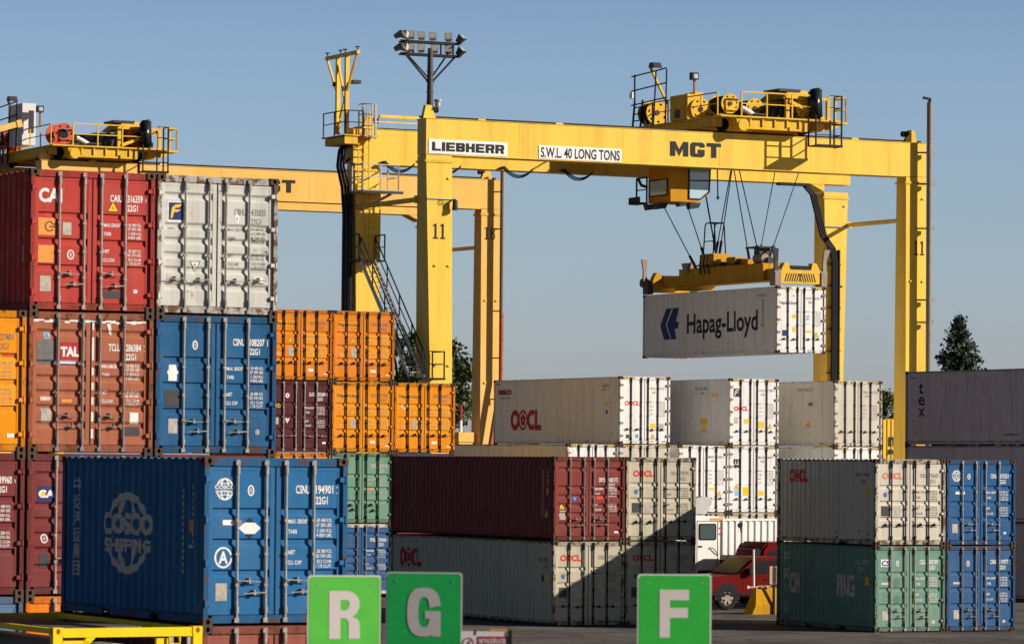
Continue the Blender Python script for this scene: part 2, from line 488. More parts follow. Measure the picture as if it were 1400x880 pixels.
GROUP_OF = {}
def container(name, label, F, w, z, L, H, col, style='A', sides='corr', l=0.0, group='containers stacked in the yard', barm=None, frame=None, hinge=None,
              handles='stair', rust=0.25, marks=None, side_marks=None, detail=2, header=None, rough=0.5, dirt=0.3, rz=0, cat='container'):
    """col: name of an entry in PAINTS.  Origin: bottom corner of the door end, x across the doors, y along the length"""
    pos = F.at(w, l, z)
    root = thing(name, label, cat, pos, F.t + rz, group)
    rgb = PAINTS[col]
    mp = paint(col + ' container paint', rgb, rough, rust, dirt, fade=0.2, bump=0.035, spec=0.03 if sides == 'corr' else 0.35)
    mf = paint(frame or col + ' container frame', PAINTS.get(frame, tuple(c * 0.72 for c in rgb)), rough + 0.1, min(1, rust + 0.45), dirt + 0.2)
    def mk(key, fn, nm, mat, parent):
        me = shared((key, mat.name), lambda: (lambda m: (m.materials.append(mat), m)[1])(fn()))
        return link(nm, me, parent)
    # frame
    def frame_fn():
        mb = MB()
        for x0 in (0.004, W - 0.082):
            mb.box(x0, x0 + 0.078, 0.006, 0.13, 0.112, H - 0.112)
            mb.box(x0, x0 + 0.078, L - 0.13, L - 0.006, 0.112, H - 0.112)
        mb.box(0.155, W - 0.155, 0.026, 0.12, H - 0.135, H - 0.012); mb.box(0.155, W - 0.155, 0.024, 0.12, 0.035, 0.155)
        mb.box(0.155, W - 0.155, L - 0.12, L - 0.02, H - 0.10, H - 0.012); mb.box(0.155, W - 0.155, L - 0.12, L - 0.02, 0.03, 0.15)
        for x0 in (0.008, W - 0.062):
            mb.box(x0, x0 + 0.054, 0.17, L - 0.17, H - 0.085, H - 0.030)
            c = L / 2; segs = [(0.17, c - 1.21), (c - 0.85, c + 0.85), (c + 1.21, L - 0.17)] if L < 7 else [(0.17, L - 0.17)]
            for a, b in segs: mb.box(x0, x0 + 0.054, a, b, 0.03 if L < 7 else 0.10, 0.17)
            if L < 7: mb.box(x0, x0 + 0.05, 0.17, L - 0.17, 0.145, 0.168)
        return mb.mesh('frame')
    mk(('frame', L, H), frame_fn, 'frame', mf, root)
    # body: walls, roof, floor
    P = side_breaks(L) if sides == 'corr' else side_breaks_flat(L)
    def body_fn():
        mb = MB(); zt = H - 0.05; zb = 0.165 if sides == 'corr' else 0.05
        for sgn in (0, 1):
            for (a, x), (b, y) in zip(P, P[1:]):
                xa, xb = (x, y) if sgn == 0 else (W - x, W - y)
                mb.poly([(xa, a, zb), (xb, b, zb), (xb, b, zt), (xa, a, zt)])
        if sides == 'corr':
            Q = [(l_, H - 0.006 - (x - 0.012) * 0.75) for l_, x in P]
        else: Q = [(0.15, H - 0.02), (L - 0.15, H - 0.02)]
        for (a, za), (b, zb2) in zip(Q, Q[1:]): mb.poly([(0.03, a, za), (W - 0.03, a, za), (W - 0.03, b, zb2), (0.03, b, zb2)])
        mb.box(0.06, W - 0.06, 0.12, L - 0.1, 0.12, 0.158)
        n = 9; p = (W - 0.18) / n                        # corrugated closed end
        for i in range(n):
            a = 0.09 + i * p; y = L - 0.07
            E = [(a, y), (a + 0.3 * p, y), (a + 0.5 * p, y + 0.045), (a + 0.8 * p, y + 0.045), (a + p, y)]
            for (x0, y0), (x1, y1) in zip(E, E[1:]): mb.poly([(x0, y0, 0.15), (x1, y1, 0.15), (x1, y1, H - 0.1), (x0, y0, H - 0.1)])
        if sides != 'corr':                              # deep bottom band of a refrigerated box
            mb.box(0.004, 0.02, 0.2, L - 0.2, 0.17, 0.36); mb.box(W - 0.02, W - 0.004, 0.2, L - 0.2, 0.17, 0.36)
        for yy in [0.5 + 0.6 * i for i in range(int(L / 0.62))]: mb.box(0.06, W - 0.06, yy, yy + 0.06, 0.05, 0.12)
        return mb.mesh('body')
    mk(('body', L, H, sides), body_fn, 'body', mp, root)
    for sx in (-1, 1):
        for zz in (0, H - 0.118):
            me = shared(('cast', sx), lambda: casting_mesh(sx))
            c = link('corner_casting', me, root); c.location = (-0.002 if sx < 0 else W - 0.160, -0.002, zz)
            if detail and sx < 0:
                c = link('corner_casting', me, root); c.location = (-0.002, L - 0.176, zz)
    if style is None: return root
    # gasket behind the doors
    def gasket_fn():
        mb = MB(); mb.box(0.08, W - 0.08, 0.103, 0.107, 0.155, H - 0.135); mb.box(1.2035, 1.2315, 0.058, 0.103, 0.165, H - 0.145)
        mb.box(1.213, 1.222, 0.046, 0.058, 0.165, H - 0.145)
        return mb.mesh('gasket')
    mk(('gasket', H, style), gasket_fn, 'gasket', M_BLACK, root)
    serial = len(_things); _things.append(name); rv = random.Random(serial * 7 + 3)
    bmat = barm or (M_BAR if rv.random() < .6 else M_BAR2); dz_ = rv.choice((-.03, 0, 0, .025, .04))
    doors = []
    for side in (0, 1):
        d = mk(('leaf', style, H, side), lambda: leaf_mesh(style, H, side), 'door', mp, root)
        doors.append(d)
        if not detail: continue
        for bi in (0, 1):
            k = side * 2 + bi; x = BARS[k]
            mk(('bar', H, k), lambda: bar_mesh(H, x), 'locking_bar', bmat, d)
            if handles == 'stair':
                zz, dd = ((0.655, 1), (0.46, -1), (0.655, 1), (0.46, -1))[k]
            elif handles == 'level': zz, dd = 0.62, -1 if k in (0, 1) else 1
            else: zz, dd = (0.55, -1) if k in (0, 1) else (0.55, 1)
            zz = round(zz + dz_ + rv.choice((0, 0, 0, -.012, .015)), 3)
            if detail >= 1: mk(('handle', k, zz, dd), lambda: handle_mesh(x, zz, dd), 'handle', bmat if bmat is not M_DARKBAR else M_DKSTEEL, d)
        xh = 0.055 if side == 0 else W - 0.055
        for q in ((0.10, 0.36, 0.64, 0.90) if style != 'C' else (0.10, 0.3, 0.5, 0.7, 0.90)):
            zz = 0.1 + q * (H - 0.2)
            mk(('hinge', side, zz, style == 'C'), lambda: hinge_mesh(xh, zz, style == 'C'), 'hinge', hinge or mp, d)
    # marks
    prof = door_profile(style, H)
    yofs = 0.004
    if style == 'C': to3 = lambda u, v: (u, 0.05 - yofs, v); cuts = ()
    else: to3 = lambda u, v: (u, interp(prof, v) - yofs, v); cuts = [p[0] for p in prof]
    def on_door(side, fl, nm, mat, lab=None): return put(fl, nm, mat, doors[side], to3, cuts, 'z', lab)
    def on_side(fl, nm, mat, lab=None):
        return put(fl, nm, mat, root, lambda u, v: (interp(P, L - u) - yofs, L - u, v), [L - p[0] for p in P], 'x', lab)
    def on_header(fl, nm, mat): return put(fl, nm, mat, root, lambda u, v: (u, 0.022, v))
    if style == 'C' or header:
        for a, b in ((0.17, 0.72), (W - 0.72, W - 0.17)):
            fl = Flat(); fy = Flat(); n = 6; st = (b - a) / n
            fy.rect(a, b, H - 0.105, H - 0.035)
            on_header(fy, 'hazard_marking', M_YEL)
            fl = Flat()
            for i in range(n): fl.poly([(a + i * st, H - 0.105), (a + i * st + st * 0.45, H - 0.105), (a + i * st + st * 0.75, H - 0.035), (a + i * st + st * 0.3, H - 0.035)])
            put(fl, 'hazard_stripe', M_BLK, root, lambda u, v: (u, 0.019, v))
    if marks: marks(on_door, H)
    if side_marks: side_marks(on_side, L, H)
    return root

PAINTS = {
    'cobalt': (0.026, 0.128, 0.29), 'signal red': (0.40, 0.054, 0.042), 'pale grey': (0.50, 0.50, 0.46), 'terracotta': (0.34, 0.115, 0.065),
    'petrol blue': (0.022, 0.10, 0.22), 'amber': (0.70, 0.25, 0.012), 'maroon': (0.17, 0.040, 0.040), 'orange': (0.65, 0.205, 0.018),
    'plum': (0.090, 0.026, 0.032), 'sea green': (0.15, 0.29, 0.20), 'oxide': (0.205, 0.050, 0.043), 'stone': (0.47, 0.43, 0.33),
    'mint': (0.145, 0.265, 0.205), 'reefer white': (0.69, 0.68, 0.66), 'grey reefer': (0.40, 0.37, 0.33), 'dusk grey': (0.40, 0.375, 0.41), 'worn white': (0.54, 0.50, 0.42),
    'steel blue': (0.10, 0.17, 0.27), 'royal': (0.028, 0.100, 0.235), 'dull brick': (0.27, 0.085, 0.065), 'faded blue': (0.040, 0.105, 0.235), 'lemon': (0.66, 0.42, 0.05),
    'dark petrol': (0.02, 0.085, 0.085), 'vivid orange': (0.75, 0.19, 0.012),
}

# ---- lettering of the doors
def std(code, num, chk, typ, ink, thin=False, kinds=('MAX.GROSS', 'TARE', 'NET', 'CU.CAP.'), vals=None, dz=0.0, both=True):
    vals = vals or (('30 480 KG.', '67 200 LBS.'), ('2 200 KG.', '4 850 LBS.'), ('28 280 KG.', '62 350 LBS.'), ('33.2 CU.M.', '1 170 CU.FT.'))
    def f(on_door, H):
        k = H / 2.591; b = 0.004 if thin else 0.02
        fl = Flat()
        fl.text(code, 1.80, (2.04 + dz) * k, 0.125, 0.235, b, align='r'); fl.text(num, 1.905, (2.04 + dz) * k, 0.125, 0.30, b); fl.text(chk, 2.262, (2.04 + dz) * k, 0.115, 0.052, b)
        fl.text(typ, 1.905, (1.875 + dz) * k, 0.115, 0.205, b)
        on_door(1, fl, 'serial_lettering', ink)
        fl = Flat()
        for i, (kd, zz) in enumerate(zip(kinds, (1.575, 1.415, 1.095, 0.935))):
            if kd: fl.text(kd, 1.44, zz * k, 0.062, (0.33, 0.15, 0.12, 0.23)[i], b)
            fl.text(vals[i][0], 2.19, (zz + 0.022) * k, 0.052, 0.26, b * 0.6, align='r'); fl.text(vals[i][1], 2.19, (zz - 0.052) * k, 0.052, 0.27, b * 0.6, align='r')
        on_door(1, fl, 'weight_lettering', ink)
    return f
def rects(items):
    """items: (door, x0, x1, z0, z1, material, name)"""
    def f(on_door, H):
        for d, x0, x1, z0, z1, m, nm in items: on_door(d, Flat().rect(x0, x1, z0, z1), nm, m)
    return f
def seq(*fs):
    def f(a, *r):
        for g in fs: g(a, *r)
    return f
def plate(x=0.33, z=0.42, m=None, w=0.19, h=0.27): return rects([(0 if x < 1.2 else 1, x, x + w, z, z + h, m or M_SILV, 'data_plate')])
def oval(x, z, m=None, rx=0.055, rz=0.085, inner=None):
    def f(on_door, H):
        d = 0 if x < 1.21 else 1
        on_door(d, Flat().arc(x, z, rx, rz, 0.022, 0, 360) if inner is None else Flat().ell(x, z, rx, rz), 'approval_sticker', m or M_WHITE)
        on_door(d, Flat().ell(x, z, rx * 0.35, rz * 0.5), 'approval_sticker', M_SILV if inner is None else inner)
    return f
def words(txt, x, z, h, w, m, bold=0.02, nm='owner_lettering'):
    def f(on_door, H): on_door(0 if x < 1.2 else 1, Flat().text(txt, x, z, h, w, bold), nm, m)
    return f
def warn(x, z, s=0.12, m=None):
    def f(on_door, H):
        d = 0 if x < 1.21 else 1
        on_door(d, Flat().poly([(x - s, z), (x + s, z), (x, z + 1.75 * s)]), 'warning_triangle', m or M_YEL)
        fl = Flat()
        for a, b in (((x - s, z), (x + s, z)), ((x + s, z), (x, z + 1.75 * s)), ((x, z + 1.75 * s), (x - s, z))): fl.line(a, b, 0.012)
        fl.poly([(x - 0.028, z + 0.1 * s), (x + 0.03, z + 0.62 * s), (x - 0.012, z + 0.68 * s), (x + 0.02, z + 1.1 * s), (x - 0.035, z + 0.55 * s), (x + 0.004, z + 0.5 * s)])
        on_door(d, fl, 'warning_mark', M_BLK)
    return f
def flower(fl, cx, cz, r):
    for i in range(5):
        a = R_(90 + 72 * i); fl.ell(cx + math.cos(a) * r * 0.55, cz + math.sin(a) * r * 0.55 * 1.1, r * 0.42, r * 0.46, 10)
    return fl
def oocl(fl, x, z, h, w):
    """four fat letters, the second round one holding a five-petalled flower"""
    cw = w * 0.30; t = h * 0.36
    fl.arc(x + cw / 2, z + h / 2, cw / 2, h / 2, t * 0.72, 0, 360, 24)
    c2 = x + cw * 1.36
    fl.arc(c2, z + h / 2, cw / 2, h / 2, t * 0.36, 0, 360, 24)
    flower(fl, c2, z + h / 2, cw * 0.30)
    c3 = x + cw * 2.30
    fl.arc(c3, z + h / 2, cw / 2, h / 2, t * 0.72, 48, 312, 20)
    xl = x + w - cw * 0.72
    fl.rect(xl, xl + t * 0.62 * w / (2.6 * h), z, z + h); fl.rect(xl, x + w, z, z + t * 0.72)
    return fl
def globe(fl, cx, cz, rx, rz, t, words_=('COSCO', 'SHIPPING'), band=0.36):
    """ringed globe broken across its middle by two words"""
    a0 = math.degrees(math.asin(band))
    for k in (1.0, 0.52):
        fl.arc(cx, cz, rx * k, rz, t, a0, 180 - a0, 16); fl.arc(cx, cz, rx * k, rz, t, 180 + a0, 360 - a0, 16)
    for sg in (1, -1):
        pts = [(cx - rx * 0.72, cz + sg * rz * 0.62), (cx - rx * 0.3, cz + sg * rz * 0.50), (cx + rx * 0.3, cz + sg * rz * 0.50), (cx + rx * 0.72, cz + sg * rz * 0.62)]
        for p, q in zip(pts, pts[1:]): fl.line(p, q, t * 0.7)
    fl.text(words_[0], cx, cz + rz * 0.03, rz * 0.33, rx * 2.25, 0.03, align='c')
    fl.text(words_[1], cx, cz - rz * 0.34, rz * 0.25, rx * 2.05, 0.03, align='c')
    return fl
def globe_mark(x, z, r, m=None):
    return lambda on_door, H: on_door(0, globe(Flat(), x, z, r, r * 1.15, r * 0.16), 'globe_logo', m or M_WHITE)
def oocl_mark(x, z, h, w, m): return lambda on_door, H: on_door(0, oocl(Flat(), x, z, h, w), 'owner_logo', m)
def florens(x, z, s):
    def f(on_door, H):
        on_door(0, Flat().rect(x, x + s, z, z + s * 1.12), 'logo_panel', M_NAVY)
        fl = Flat()
        fl.poly([(x + s * 0.12, z + s * 0.12), (x + s * 0.26, z + s * 0.12), (x + s * 0.36, z + s * 0.5), (x + s * 0.62, z + s * 0.52), (x + s * 0.82, z + s * 0.68), (x + s * 0.40, z + s * 0.66), (x + s * 0.44, z + s * 0.78), (x + s * 0.72, z + s * 0.82), (x + s * 0.92, z + s * 1.02), (x + s * 0.45, z + s * 0.98), (x + s * 0.22, z + s * 0.80), (x + s * 0.16, z + s * 0.45)])
        put_above(on_door, 0, fl, 'logo_letter', M_YEL)
    return f
def put_above(on_door, d, fl, nm, mat):
    o = on_door(d, fl, nm, mat)
    if o: o.location.y -= 0.003
    return o
def label_print(d, x0, x1, z0, z1, ink, rows=3):
    """a small sticker's lines of print"""
    def f(on_door, H):
        fl = Flat(); st = (z1 - z0) / rows
        for i in range(rows): fl.rect(x0, x0 + (x1 - x0) * (0.7 + 0.3 * ((i * 7) % 3) / 2), z0 + st * i + st * 0.3, z0 + st * i + st * 0.75)
        put_above(on_door, d, fl, 'sticker_print', ink)
    return f

CN20 = [(0, 0.33, 0.66, 1.545, 1.625, M_WHITE, 'label_strip')]
def cosco_door(num, chk, extra=()):
    return seq(globe_mark(0.36, 2.10, 0.15), oval(0.80, 2.08), std('CSNU', num, chk, '22G1', M_WHITE, kinds=('MAX. GROSS', 'TARE', 'NET', 'CU. CAP')), plate(0.22, 0.38), rects(CN20), oval(2.08, 0.38, None, 0.05, 0.04), *extra)
def haplloyd(num, chk, z=0):
    return seq(rects([(0, 0.20, 0.50, 1.97, 2.17, M_AMB, 'strip'), (0, 0.62, 0.98, 1.97, 2.17, M_AMB, 'strip')]), lambda a, H: a(0, Flat().text('Hapag-Lloyd', 0.22, 2.02, 0.13, 0.86, 0.02), 'owner_lettering', M_BLK).location.__setattr__('y', -0.003), std('HLXU', num, chk, '22G1', M_GREY, True),
               rects([(1, 1.43, 1.76, 1.30, 1.70, M_AMB, 'sticker'), (1, 1.93, 2.24, 1.30, 1.70, M_AMB, 'sticker'), (1, 1.43, 1.76, 0.80, 1.20, M_AMB, 'sticker'), (1, 1.93, 2.24, 0.80, 1.20, M_AMB, 'sticker'),
                      (0, 0.74, 0.94, 0.90, 1.22, M_SILV, 'data_plate'), (1, 1.52, 1.72, 0.34, 0.44, M_WHITE, 'sticker'), (1, 2.12, 2.28, 0.22, 0.28, M_WHITE, 'sticker')]),
               warn(0.80, 1.42, 0.10), rects([(0, 0.27, 0.45, 0.90, 1.05, M_ORG, 'sticker')]))

# ------------------------------------------------------------------ the yard: stacks of containers
FL = Frame(-8.775, 72.878, -0.106, 27.47)     # tall stack on the left
FK = Frame(-4.708, 61.765, -0.159, 27.5)      # nearest stack, blue container on top
FO = Frame(-8.761, 145.224, 0.11, 24.89)      # orange stack behind
FB = Frame(1.327, 122.413, 0.0, 25.8)         # brown forty-footers
FR = Frame(10.915, 119.915, 0.0, 25.3)        # short stack on the right
FW = Frame(4.623, 170.534, 0.0, 26.42)        # row of white refrigerated boxes
FT = Frame(20.936, 146.82, 0.0, 26.5)         # long grey boxes at the right edge
FM = Frame(23.24, 250.57, 0.0, 26.5)          # yellow box far behind
L20, L40 = 6.058, 12.192
C1 = 2.488
G_LEFT = 'containers in the tall left stack'; G_OR = 'containers in the orange stack'; G_BR = 'forty foot containers of the middle stack'
G_RT = 'containers in the short right stack'; G_RF = 'white refrigerated containers in a row'; G_GR = 'long grey containers at the right edge'

# --- tall left stack
def m_cai(on_door, H):
    on_door(0, Flat().text('CAI', 0.17, 2.0, 0.235, 0.45, 0.04), 'owner_lettering', M_WHITE)
    std('CAIU', '316359', '6', '22G1', M_WHITE)(on_door, H)
    rects([(0, 0.165, 0.51, 1.385, 1.70, M_ORG, 'sticker'), (0, 0.165, 0.47, 0.885, 1.20, M_ORG, 'sticker'), (0, 0.64, 0.81, 1.40, 1.63, M_SILV, 'torn_sticker'),
           (0, 0.21, 0.42, 0.36, 0.64, M_SILV, 'data_plate'), (1, 1.45, 1.80, 0.26, 0.40, M_DPATCH, 'dark_patch')])(on_door, H)
    fl = Flat().arc(0.38, 1.545, 0.085, 0.095, 0.018, 20, 330, 18); fl.rect(0.38, 0.49, 1.53, 1.55)
    put_above(on_door, 0, fl, 'chalk_mark', M_BLK)
    rects([(0, 0.28, 0.43, 1.735, 1.785, M_RED, 'side_lamp')])(on_door, H)
    oval(0.80, 1.04, None, 0.07, 0.09)(on_door, H); warn(1.62, 1.86, 0.105)(on_door, H); oval(2.08, 0.40, M_WHITE, 0.045, 0.036)(on_door, H)
def s_cai(on_side, L, H):
    fl = Flat()
    fl.rect(L - 0.70, L - 0.67, 0.8, 2.2); fl.rect(L - 0.49, L - 0.455, 1.7, 2.2); fl.rect(L - 0.52, L - 0.47, 0.9, 1.2)
    on_side(fl, 'side_lettering', M_CREAM); on_side(Flat().rect(L - 0.49, L - 0.44, 1.36, 1.52), 'side_lettering', M_YEL)
container('shipping_container', 'red container with a handwritten G on an orange sticker, topping the tall left stack', FL, 0, 3 * HS, L20, HS, 'signal red', 'A', group=G_LEFT, rust=0.22, marks=m_cai, side_marks=s_cai, header=False)
def m_cbh(on_door, H):
    florens(0.24, 1.75, 0.29)(on_door, H)
    on_door(0, Flat().rect(0.215, 0.555, 1.70, 2.095), 'logo_border', M_WHITE).location.y += 0.0015
    std('CBHU', '435035', '', '22G1', M_GREY, True, vals=(('30.480 KG', '67.200 LB'), ('2.200 KG', '4.850 LB'), ('28.280 KG', '62.350 LB'), ('33.2 CU.M', '1.170 CU.FT')), dz=-0.16)(on_door, H)
    oval(1.62, 1.82, M_WHITE, 0.05, 0.09, M_CREAM)(on_door, H); warn(0.78, 0.99, -0.10, M_WHITE)(on_door, H)
    rects([(0, 0.22, 0.40, 0.52, 0.80, M_CREAM, 'data_plate'), (1, 1.98, 2.16, 0.62, 0.74, M_WHITE, 'sticker')])(on_door, H)
    on_door(0, Flat().text('www.', 0.22, 1.575, 0.05, 0.16, 0), 'web_lettering', M_GREY)
container('shipping_container', 'pale grey container with a yellow F logo on navy, top of the tall left stack', FL, C1, 3 * HS, L20, HS, 'pale grey', 'B', group=G_LEFT, rust=0.42, dirt=0.35, barm=M_BAR, handles='level', marks=m_cbh, hinge=M_CREAM)
container('shipping_container', 'amber yellow container at the left edge, third level beside the brown one', FL, -C1, 2 * HS, L20, HS, 'amber', 'A', group=G_LEFT, rust=0.2,
          marks=seq(std('HLXU', '127401', '3', '22G1', M_GREY, True), rects([(1, 1.93, 2.24, 1.30, 1.72, M_AMB, 'sticker'), (1, 1.93, 2.24, 0.82, 1.22, M_AMB, 'sticker'), (1, 2.0, 2.22, 1.75, 1.80, M_RED, 'side_lamp'), (1, 2.1, 2.24, 0.28, 0.35, M_WHITE, 'sticker')])))
def m_tal(on_door, H):
    rects([(0, 0.62, 0.99, 1.70, 2.03, M_DKRED, 'logo_panel'), (0, 0.62, 0.99, 1.64, 1.70, M_WHITE, 'logo_border'), (0, 0.62, 0.99, 1.61, 1.638, M_NAVY, 'logo_border'), (0, 0.17, 0.53, 1.62, 2.05, M_GREY, 'painted_patch'),
           (0, 0.30, 0.42, 2.09, 2.20, M_LBLUE, 'sticker'), (0, 0.26, 0.46, 0.55, 0.82, M_SILV, 'data_plate'), (1, 2.00, 2.17, 0.55, 0.76, M_WHITE, 'sticker'), (1, 1.9, 2.2, 0.33, 0.50, M_DPATCH, 'dark_patch'),
           (0, 0.66, 0.86, 0.93, 0.99, M_ORG, 'side_lamp'), (0, 0.24, 0.44, 0.96, 1.03, M_CREAM, 'sticker')])(on_door, H)
    o = on_door(0, Flat().text('TAL', 0.625, 1.78, 0.16, 0.36, 0.05), 'owner_lettering', M_WHITE); o.location.y -= 0.003
    o = on_door(0, Flat().text('GL', 0.315, 2.115, 0.06, 0.09, 0.01), 'sticker_print', M_NAVY); o.location.y -= 0.003
    std('TCLU', '286384', '2', '22G1', M_WHITE, dz=-0.15)(on_door, H)
    fl = Flat(); xs = [0.10 + 0.1 * i for i in range(23)]
    for i, x in enumerate(xs[:-1]):
        if 0.58 < x < 0.66 or 1.05 < x < 1.08: continue
        zz = 2.395 + 0.018 * math.sin(i * 1.9); hh = 0.05 + 0.02 * math.sin(i * 2.7)
        fl.poly([(x, zz), (xs[i + 1], zz + 0.008 * math.sin(i * 3.1)), (xs[i + 1], zz + hh), (x, zz + hh * 0.9)])
    fl.poly([(1.235, 0.28), (1.28, 0.28), (1.275, 2.4), (1.24, 2.4)]); fl.poly([(1.52, 2.38), (1.60, 2.39), (1.63, 2.17), (1.58, 2.20)])
    o = on_door(1, fl, 'sealing_tape', M_TAPE); o.location.y -= 0.006
container('shipping_container', 'terracotta brown container with torn white tape round its doors, third level', FL, 0, 2 * HS, L20, HS, 'terracotta', 'B', group=G_LEFT, rust=0.25, marks=m_tal)
def m_blue2(on_door, H):
    std('CSNU', '108207', '1', '22G1', M_WHITE, kinds=('MAX. GROSS', 'TARE', 'NET', 'CU. CAP'))(on_door, H)
    fl = Flat().poly([(0.27, 1.36), (0.44, 1.36), (0.44, 1.47), (0.475, 1.52), (0.44, 1.56), (0.42, 1.66), (0.28, 1.66), (0.275, 1.57), (0.24, 1.52), (0.27, 1.47)])
    on_door(0, fl, 'torn_sticker', M_WHITE)
    rects([(0, 0.20, 0.51, 0.88, 1.20, M_DPATCH, 'painted_patch'), (0, 0.28, 0.46, 0.39, 0.66, M_SILV, 'data_plate')])(on_door, H)
    oval(0.80, 2.03, M_WHITE, 0.055, 0.085)(on_door, H); oval(2.08, 0.43, M_SILV, 0.045, 0.05)(on_door, H)
container('shipping_container', 'petrol blue container with a torn white sticker, directly under the pale grey one', FL, C1, 2 * HS, L20, HS, 'petrol blue', 'A', group=G_LEFT, rust=0.22, dirt=0.4, marks=m_blue2)
container('shipping_container', 'maroon container cut off by the left edge, second level, white numbers only', FL, -C1, HS, L20, HS, 'maroon', 'A', group=G_LEFT, rust=0.22, marks=std('TGHU', '439960', '6', '22G1', M_WHITE))
def m_cai2(on_door, H):
    rects([(0, 0.22, 0.60, 1.72, 1.99, M_NAVY, 'logo_panel'), (0, 0.27, 0.44, 0.50, 0.78, M_DPATCH, 'data_plate')])(on_door, H)
    o = on_door(0, Flat().ell(0.32, 1.85, 0.05, 0.07), 'logo_spot', M_YEL); o.location.y -= 0.003
    o = on_door(0, Flat().text('CAI', 0.23, 1.79, 0.13, 0.35, 0.045), 'owner_lettering', M_WHITE); o.location.y -= 0.006
    oval(0.36, 1.04, None, 0.07, 0.085)(on_door, H); std('CAXU', '645120', '3', '22G1', M_WHITE)(on_door, H)
container('shipping_container', 'maroon container with white letters on a navy panel, behind the nearest blue one', FL, 0, HS, L20, HS, 'maroon', 'B', group=G_LEFT, rust=0.25, marks=m_cai2)
container('shipping_container', 'dull blue grey container at the foot of the left edge', FL, -C1, 0, L20, HS, 'steel blue', 'A', group=G_LEFT, rust=0.3)
container('shipping_container', 'vivid orange container at the foot of the left stack', FL, 0, 0, L20, HS, 'vivid orange', 'A', group=G_LEFT, rust=0.15)
for i in (0, 1):
    container('shipping_container', ('oxide red container hidden low behind the nearest blue one', 'oxide red container hidden behind the nearest blue one, second level')[i], FL, C1, i * HS, L20, HS, 'oxide', 'A', group=G_LEFT, detail=0)

# --- nearest stack
def m_cosco(on_door, H):
    cosco_door('194901', '2')(on_door, H)
    on_door(0, Flat().rect(0.59, 0.97, 1.345, 1.66), 'placard_patch', M_PATCH)
    fl = Flat().poly([(0.592, 1.50), (0.70, 1.585), (0.87, 1.585), (0.968, 1.50), (0.87, 1.41), (0.70, 1.41)])
    put_above(on_door, 0, fl, 'placard', M_WHITE)
    fl = Flat().poly([(0.70, 1.588), (0.78, 1.665), (0.87, 1.588)]); fl.poly([(0.70, 1.407), (0.87, 1.407), (0.78, 1.33)])
    put_above(on_door, 0, fl, 'placard_corner', M_BLK)
    fl = Flat().arc(0.345, 1.045, 0.15, 0.165, 0.03, 0, 360, 28); fl.text('A', 0.345, 0.955, 0.185, 0.16, 0.03, align='c')
    on_door(0, fl, 'letter_badge', M_WHITE)
def s_cosco(on_side, L, H):
    fl = Flat(); cx, cz = 2.85, 1.36
    for k in (1.0, 0.45):
        fl.arc(cx, cz, 0.92 * k, 0.66, 0.12, 31, 149, 18); fl.arc(cx, cz, 0.92 * k, 0.66, 0.12, 205, 335, 18)
    fl.text('COSCO', cx, 1.36, 0.31, 2.12, 0.055, align='c'); fl.text('SHIPPING', cx, 1.07, 0.19, 1.92, 0.05, align='c')
    on_side(fl, 'globe_logo', M_CREAM)
    fl = Flat()
    for i, ch in enumerate('中远海运集团'): fl.text(ch, 0.52, 2.02 - i * 0.275, 0.19, 0.30, 0.02)
    on_side(fl, 'side_lettering', M_CREAM)
    fl = Flat()
    for i in range(9): fl.rect(L - 0.55, L - 0.53, 1.25 + 0.105 * i, 1.32 + 0.105 * i)
    for i in range(13): fl.rect(L - 0.88, L - 0.86, 0.78 + 0.105 * i, 0.85 + 0.105 * i)
    fl.rect(L - 0.62, L - 0.53, 1.18, 1.23)
    on_side(fl, 'side_lettering', M_CREAM); on_side(Flat().rect(L - 0.60, L - 0.52, 1.42, 1.62), 'side_sticker', M_ORG)
container('shipping_container', 'cobalt blue container nearest the camera, white globe on its side and a circled A', FK, 0, HS, L20, HS, 'cobalt', 'A', group='containers in the nearest stack', rust=0.2, dirt=0.28, marks=m_cosco, side_marks=s_cosco)
container('shipping_container', 'dull brick red container under the nearest blue one', FK, 0, 0, L20, HS, 'dull brick', 'A', group='containers in the nearest stack', rust=0.3, marks=std('TCLU', '520417', '8', '22G1', M_WHITE))

# --- orange stack
OP = 2.468
container('shipping_container', 'orange container at the top of its stack, half hidden behind the pale grey container', FO, 0, 3 * HS, L20, HS, 'orange', 'A', group=G_OR, rust=0.2, barm=M_DARKBAR, handles='level', marks=haplloyd('107758', '0'))
container('shipping_container', 'orange container at the top of its stack, next to the crane stairs', FO, OP, 3 * HS, L20, HS, 'orange', 'A', group=G_OR, rust=0.2, barm=M_DARKBAR, handles='level', marks=haplloyd('123901', '5'))
container('shipping_container', 'dark plum container directly under the half hidden orange one', FO, 0, 2 * HS, L20, HS, 'plum', 'A', group=G_OR, rust=0.25, marks=seq(std('GLDU', '032069', '1', '22G1', M_WHITE), oval(0.72, 2.05, M_WHITE, 0.08, 0.09, M_NAVY), warn(0.72, 1.22, -0.11, M_WHITE), rects([(0, 0.20, 0.38, 1.0, 1.25, M_SILV, 'data_plate'), (1, 2.1, 2.24, 0.3, 0.38, M_WHITE, 'sticker')]), words('GOLD', 0.10, 1.62, 0.13, 0.36, M_YEL)), handles='level')
container('shipping_container', 'orange container between the plum one and the end one, right above the green', FO, OP, 2 * HS, L20, HS, 'amber', 'A', group=G_OR, rust=0.24, barm=M_DARKBAR, handles='level', marks=haplloyd('317924', '2'))
container('shipping_container', 'orange container at the right end of its stack, beside the crane leg numbered 11', FO, 2 * OP, 2 * HS, L20, HS, 'amber', 'A', group=G_OR, rust=0.2, barm=M_DARKBAR, handles='level', marks=seq(haplloyd('148027', '8'), oval(0.40, 1.72, None, 0.09, 0.11)))
container('shipping_container', 'orange container showing only its top edge, under the plum one', FO, 0, HS, L20, HS, 'orange', 'A', group=G_OR, rust=0.2, detail=1)
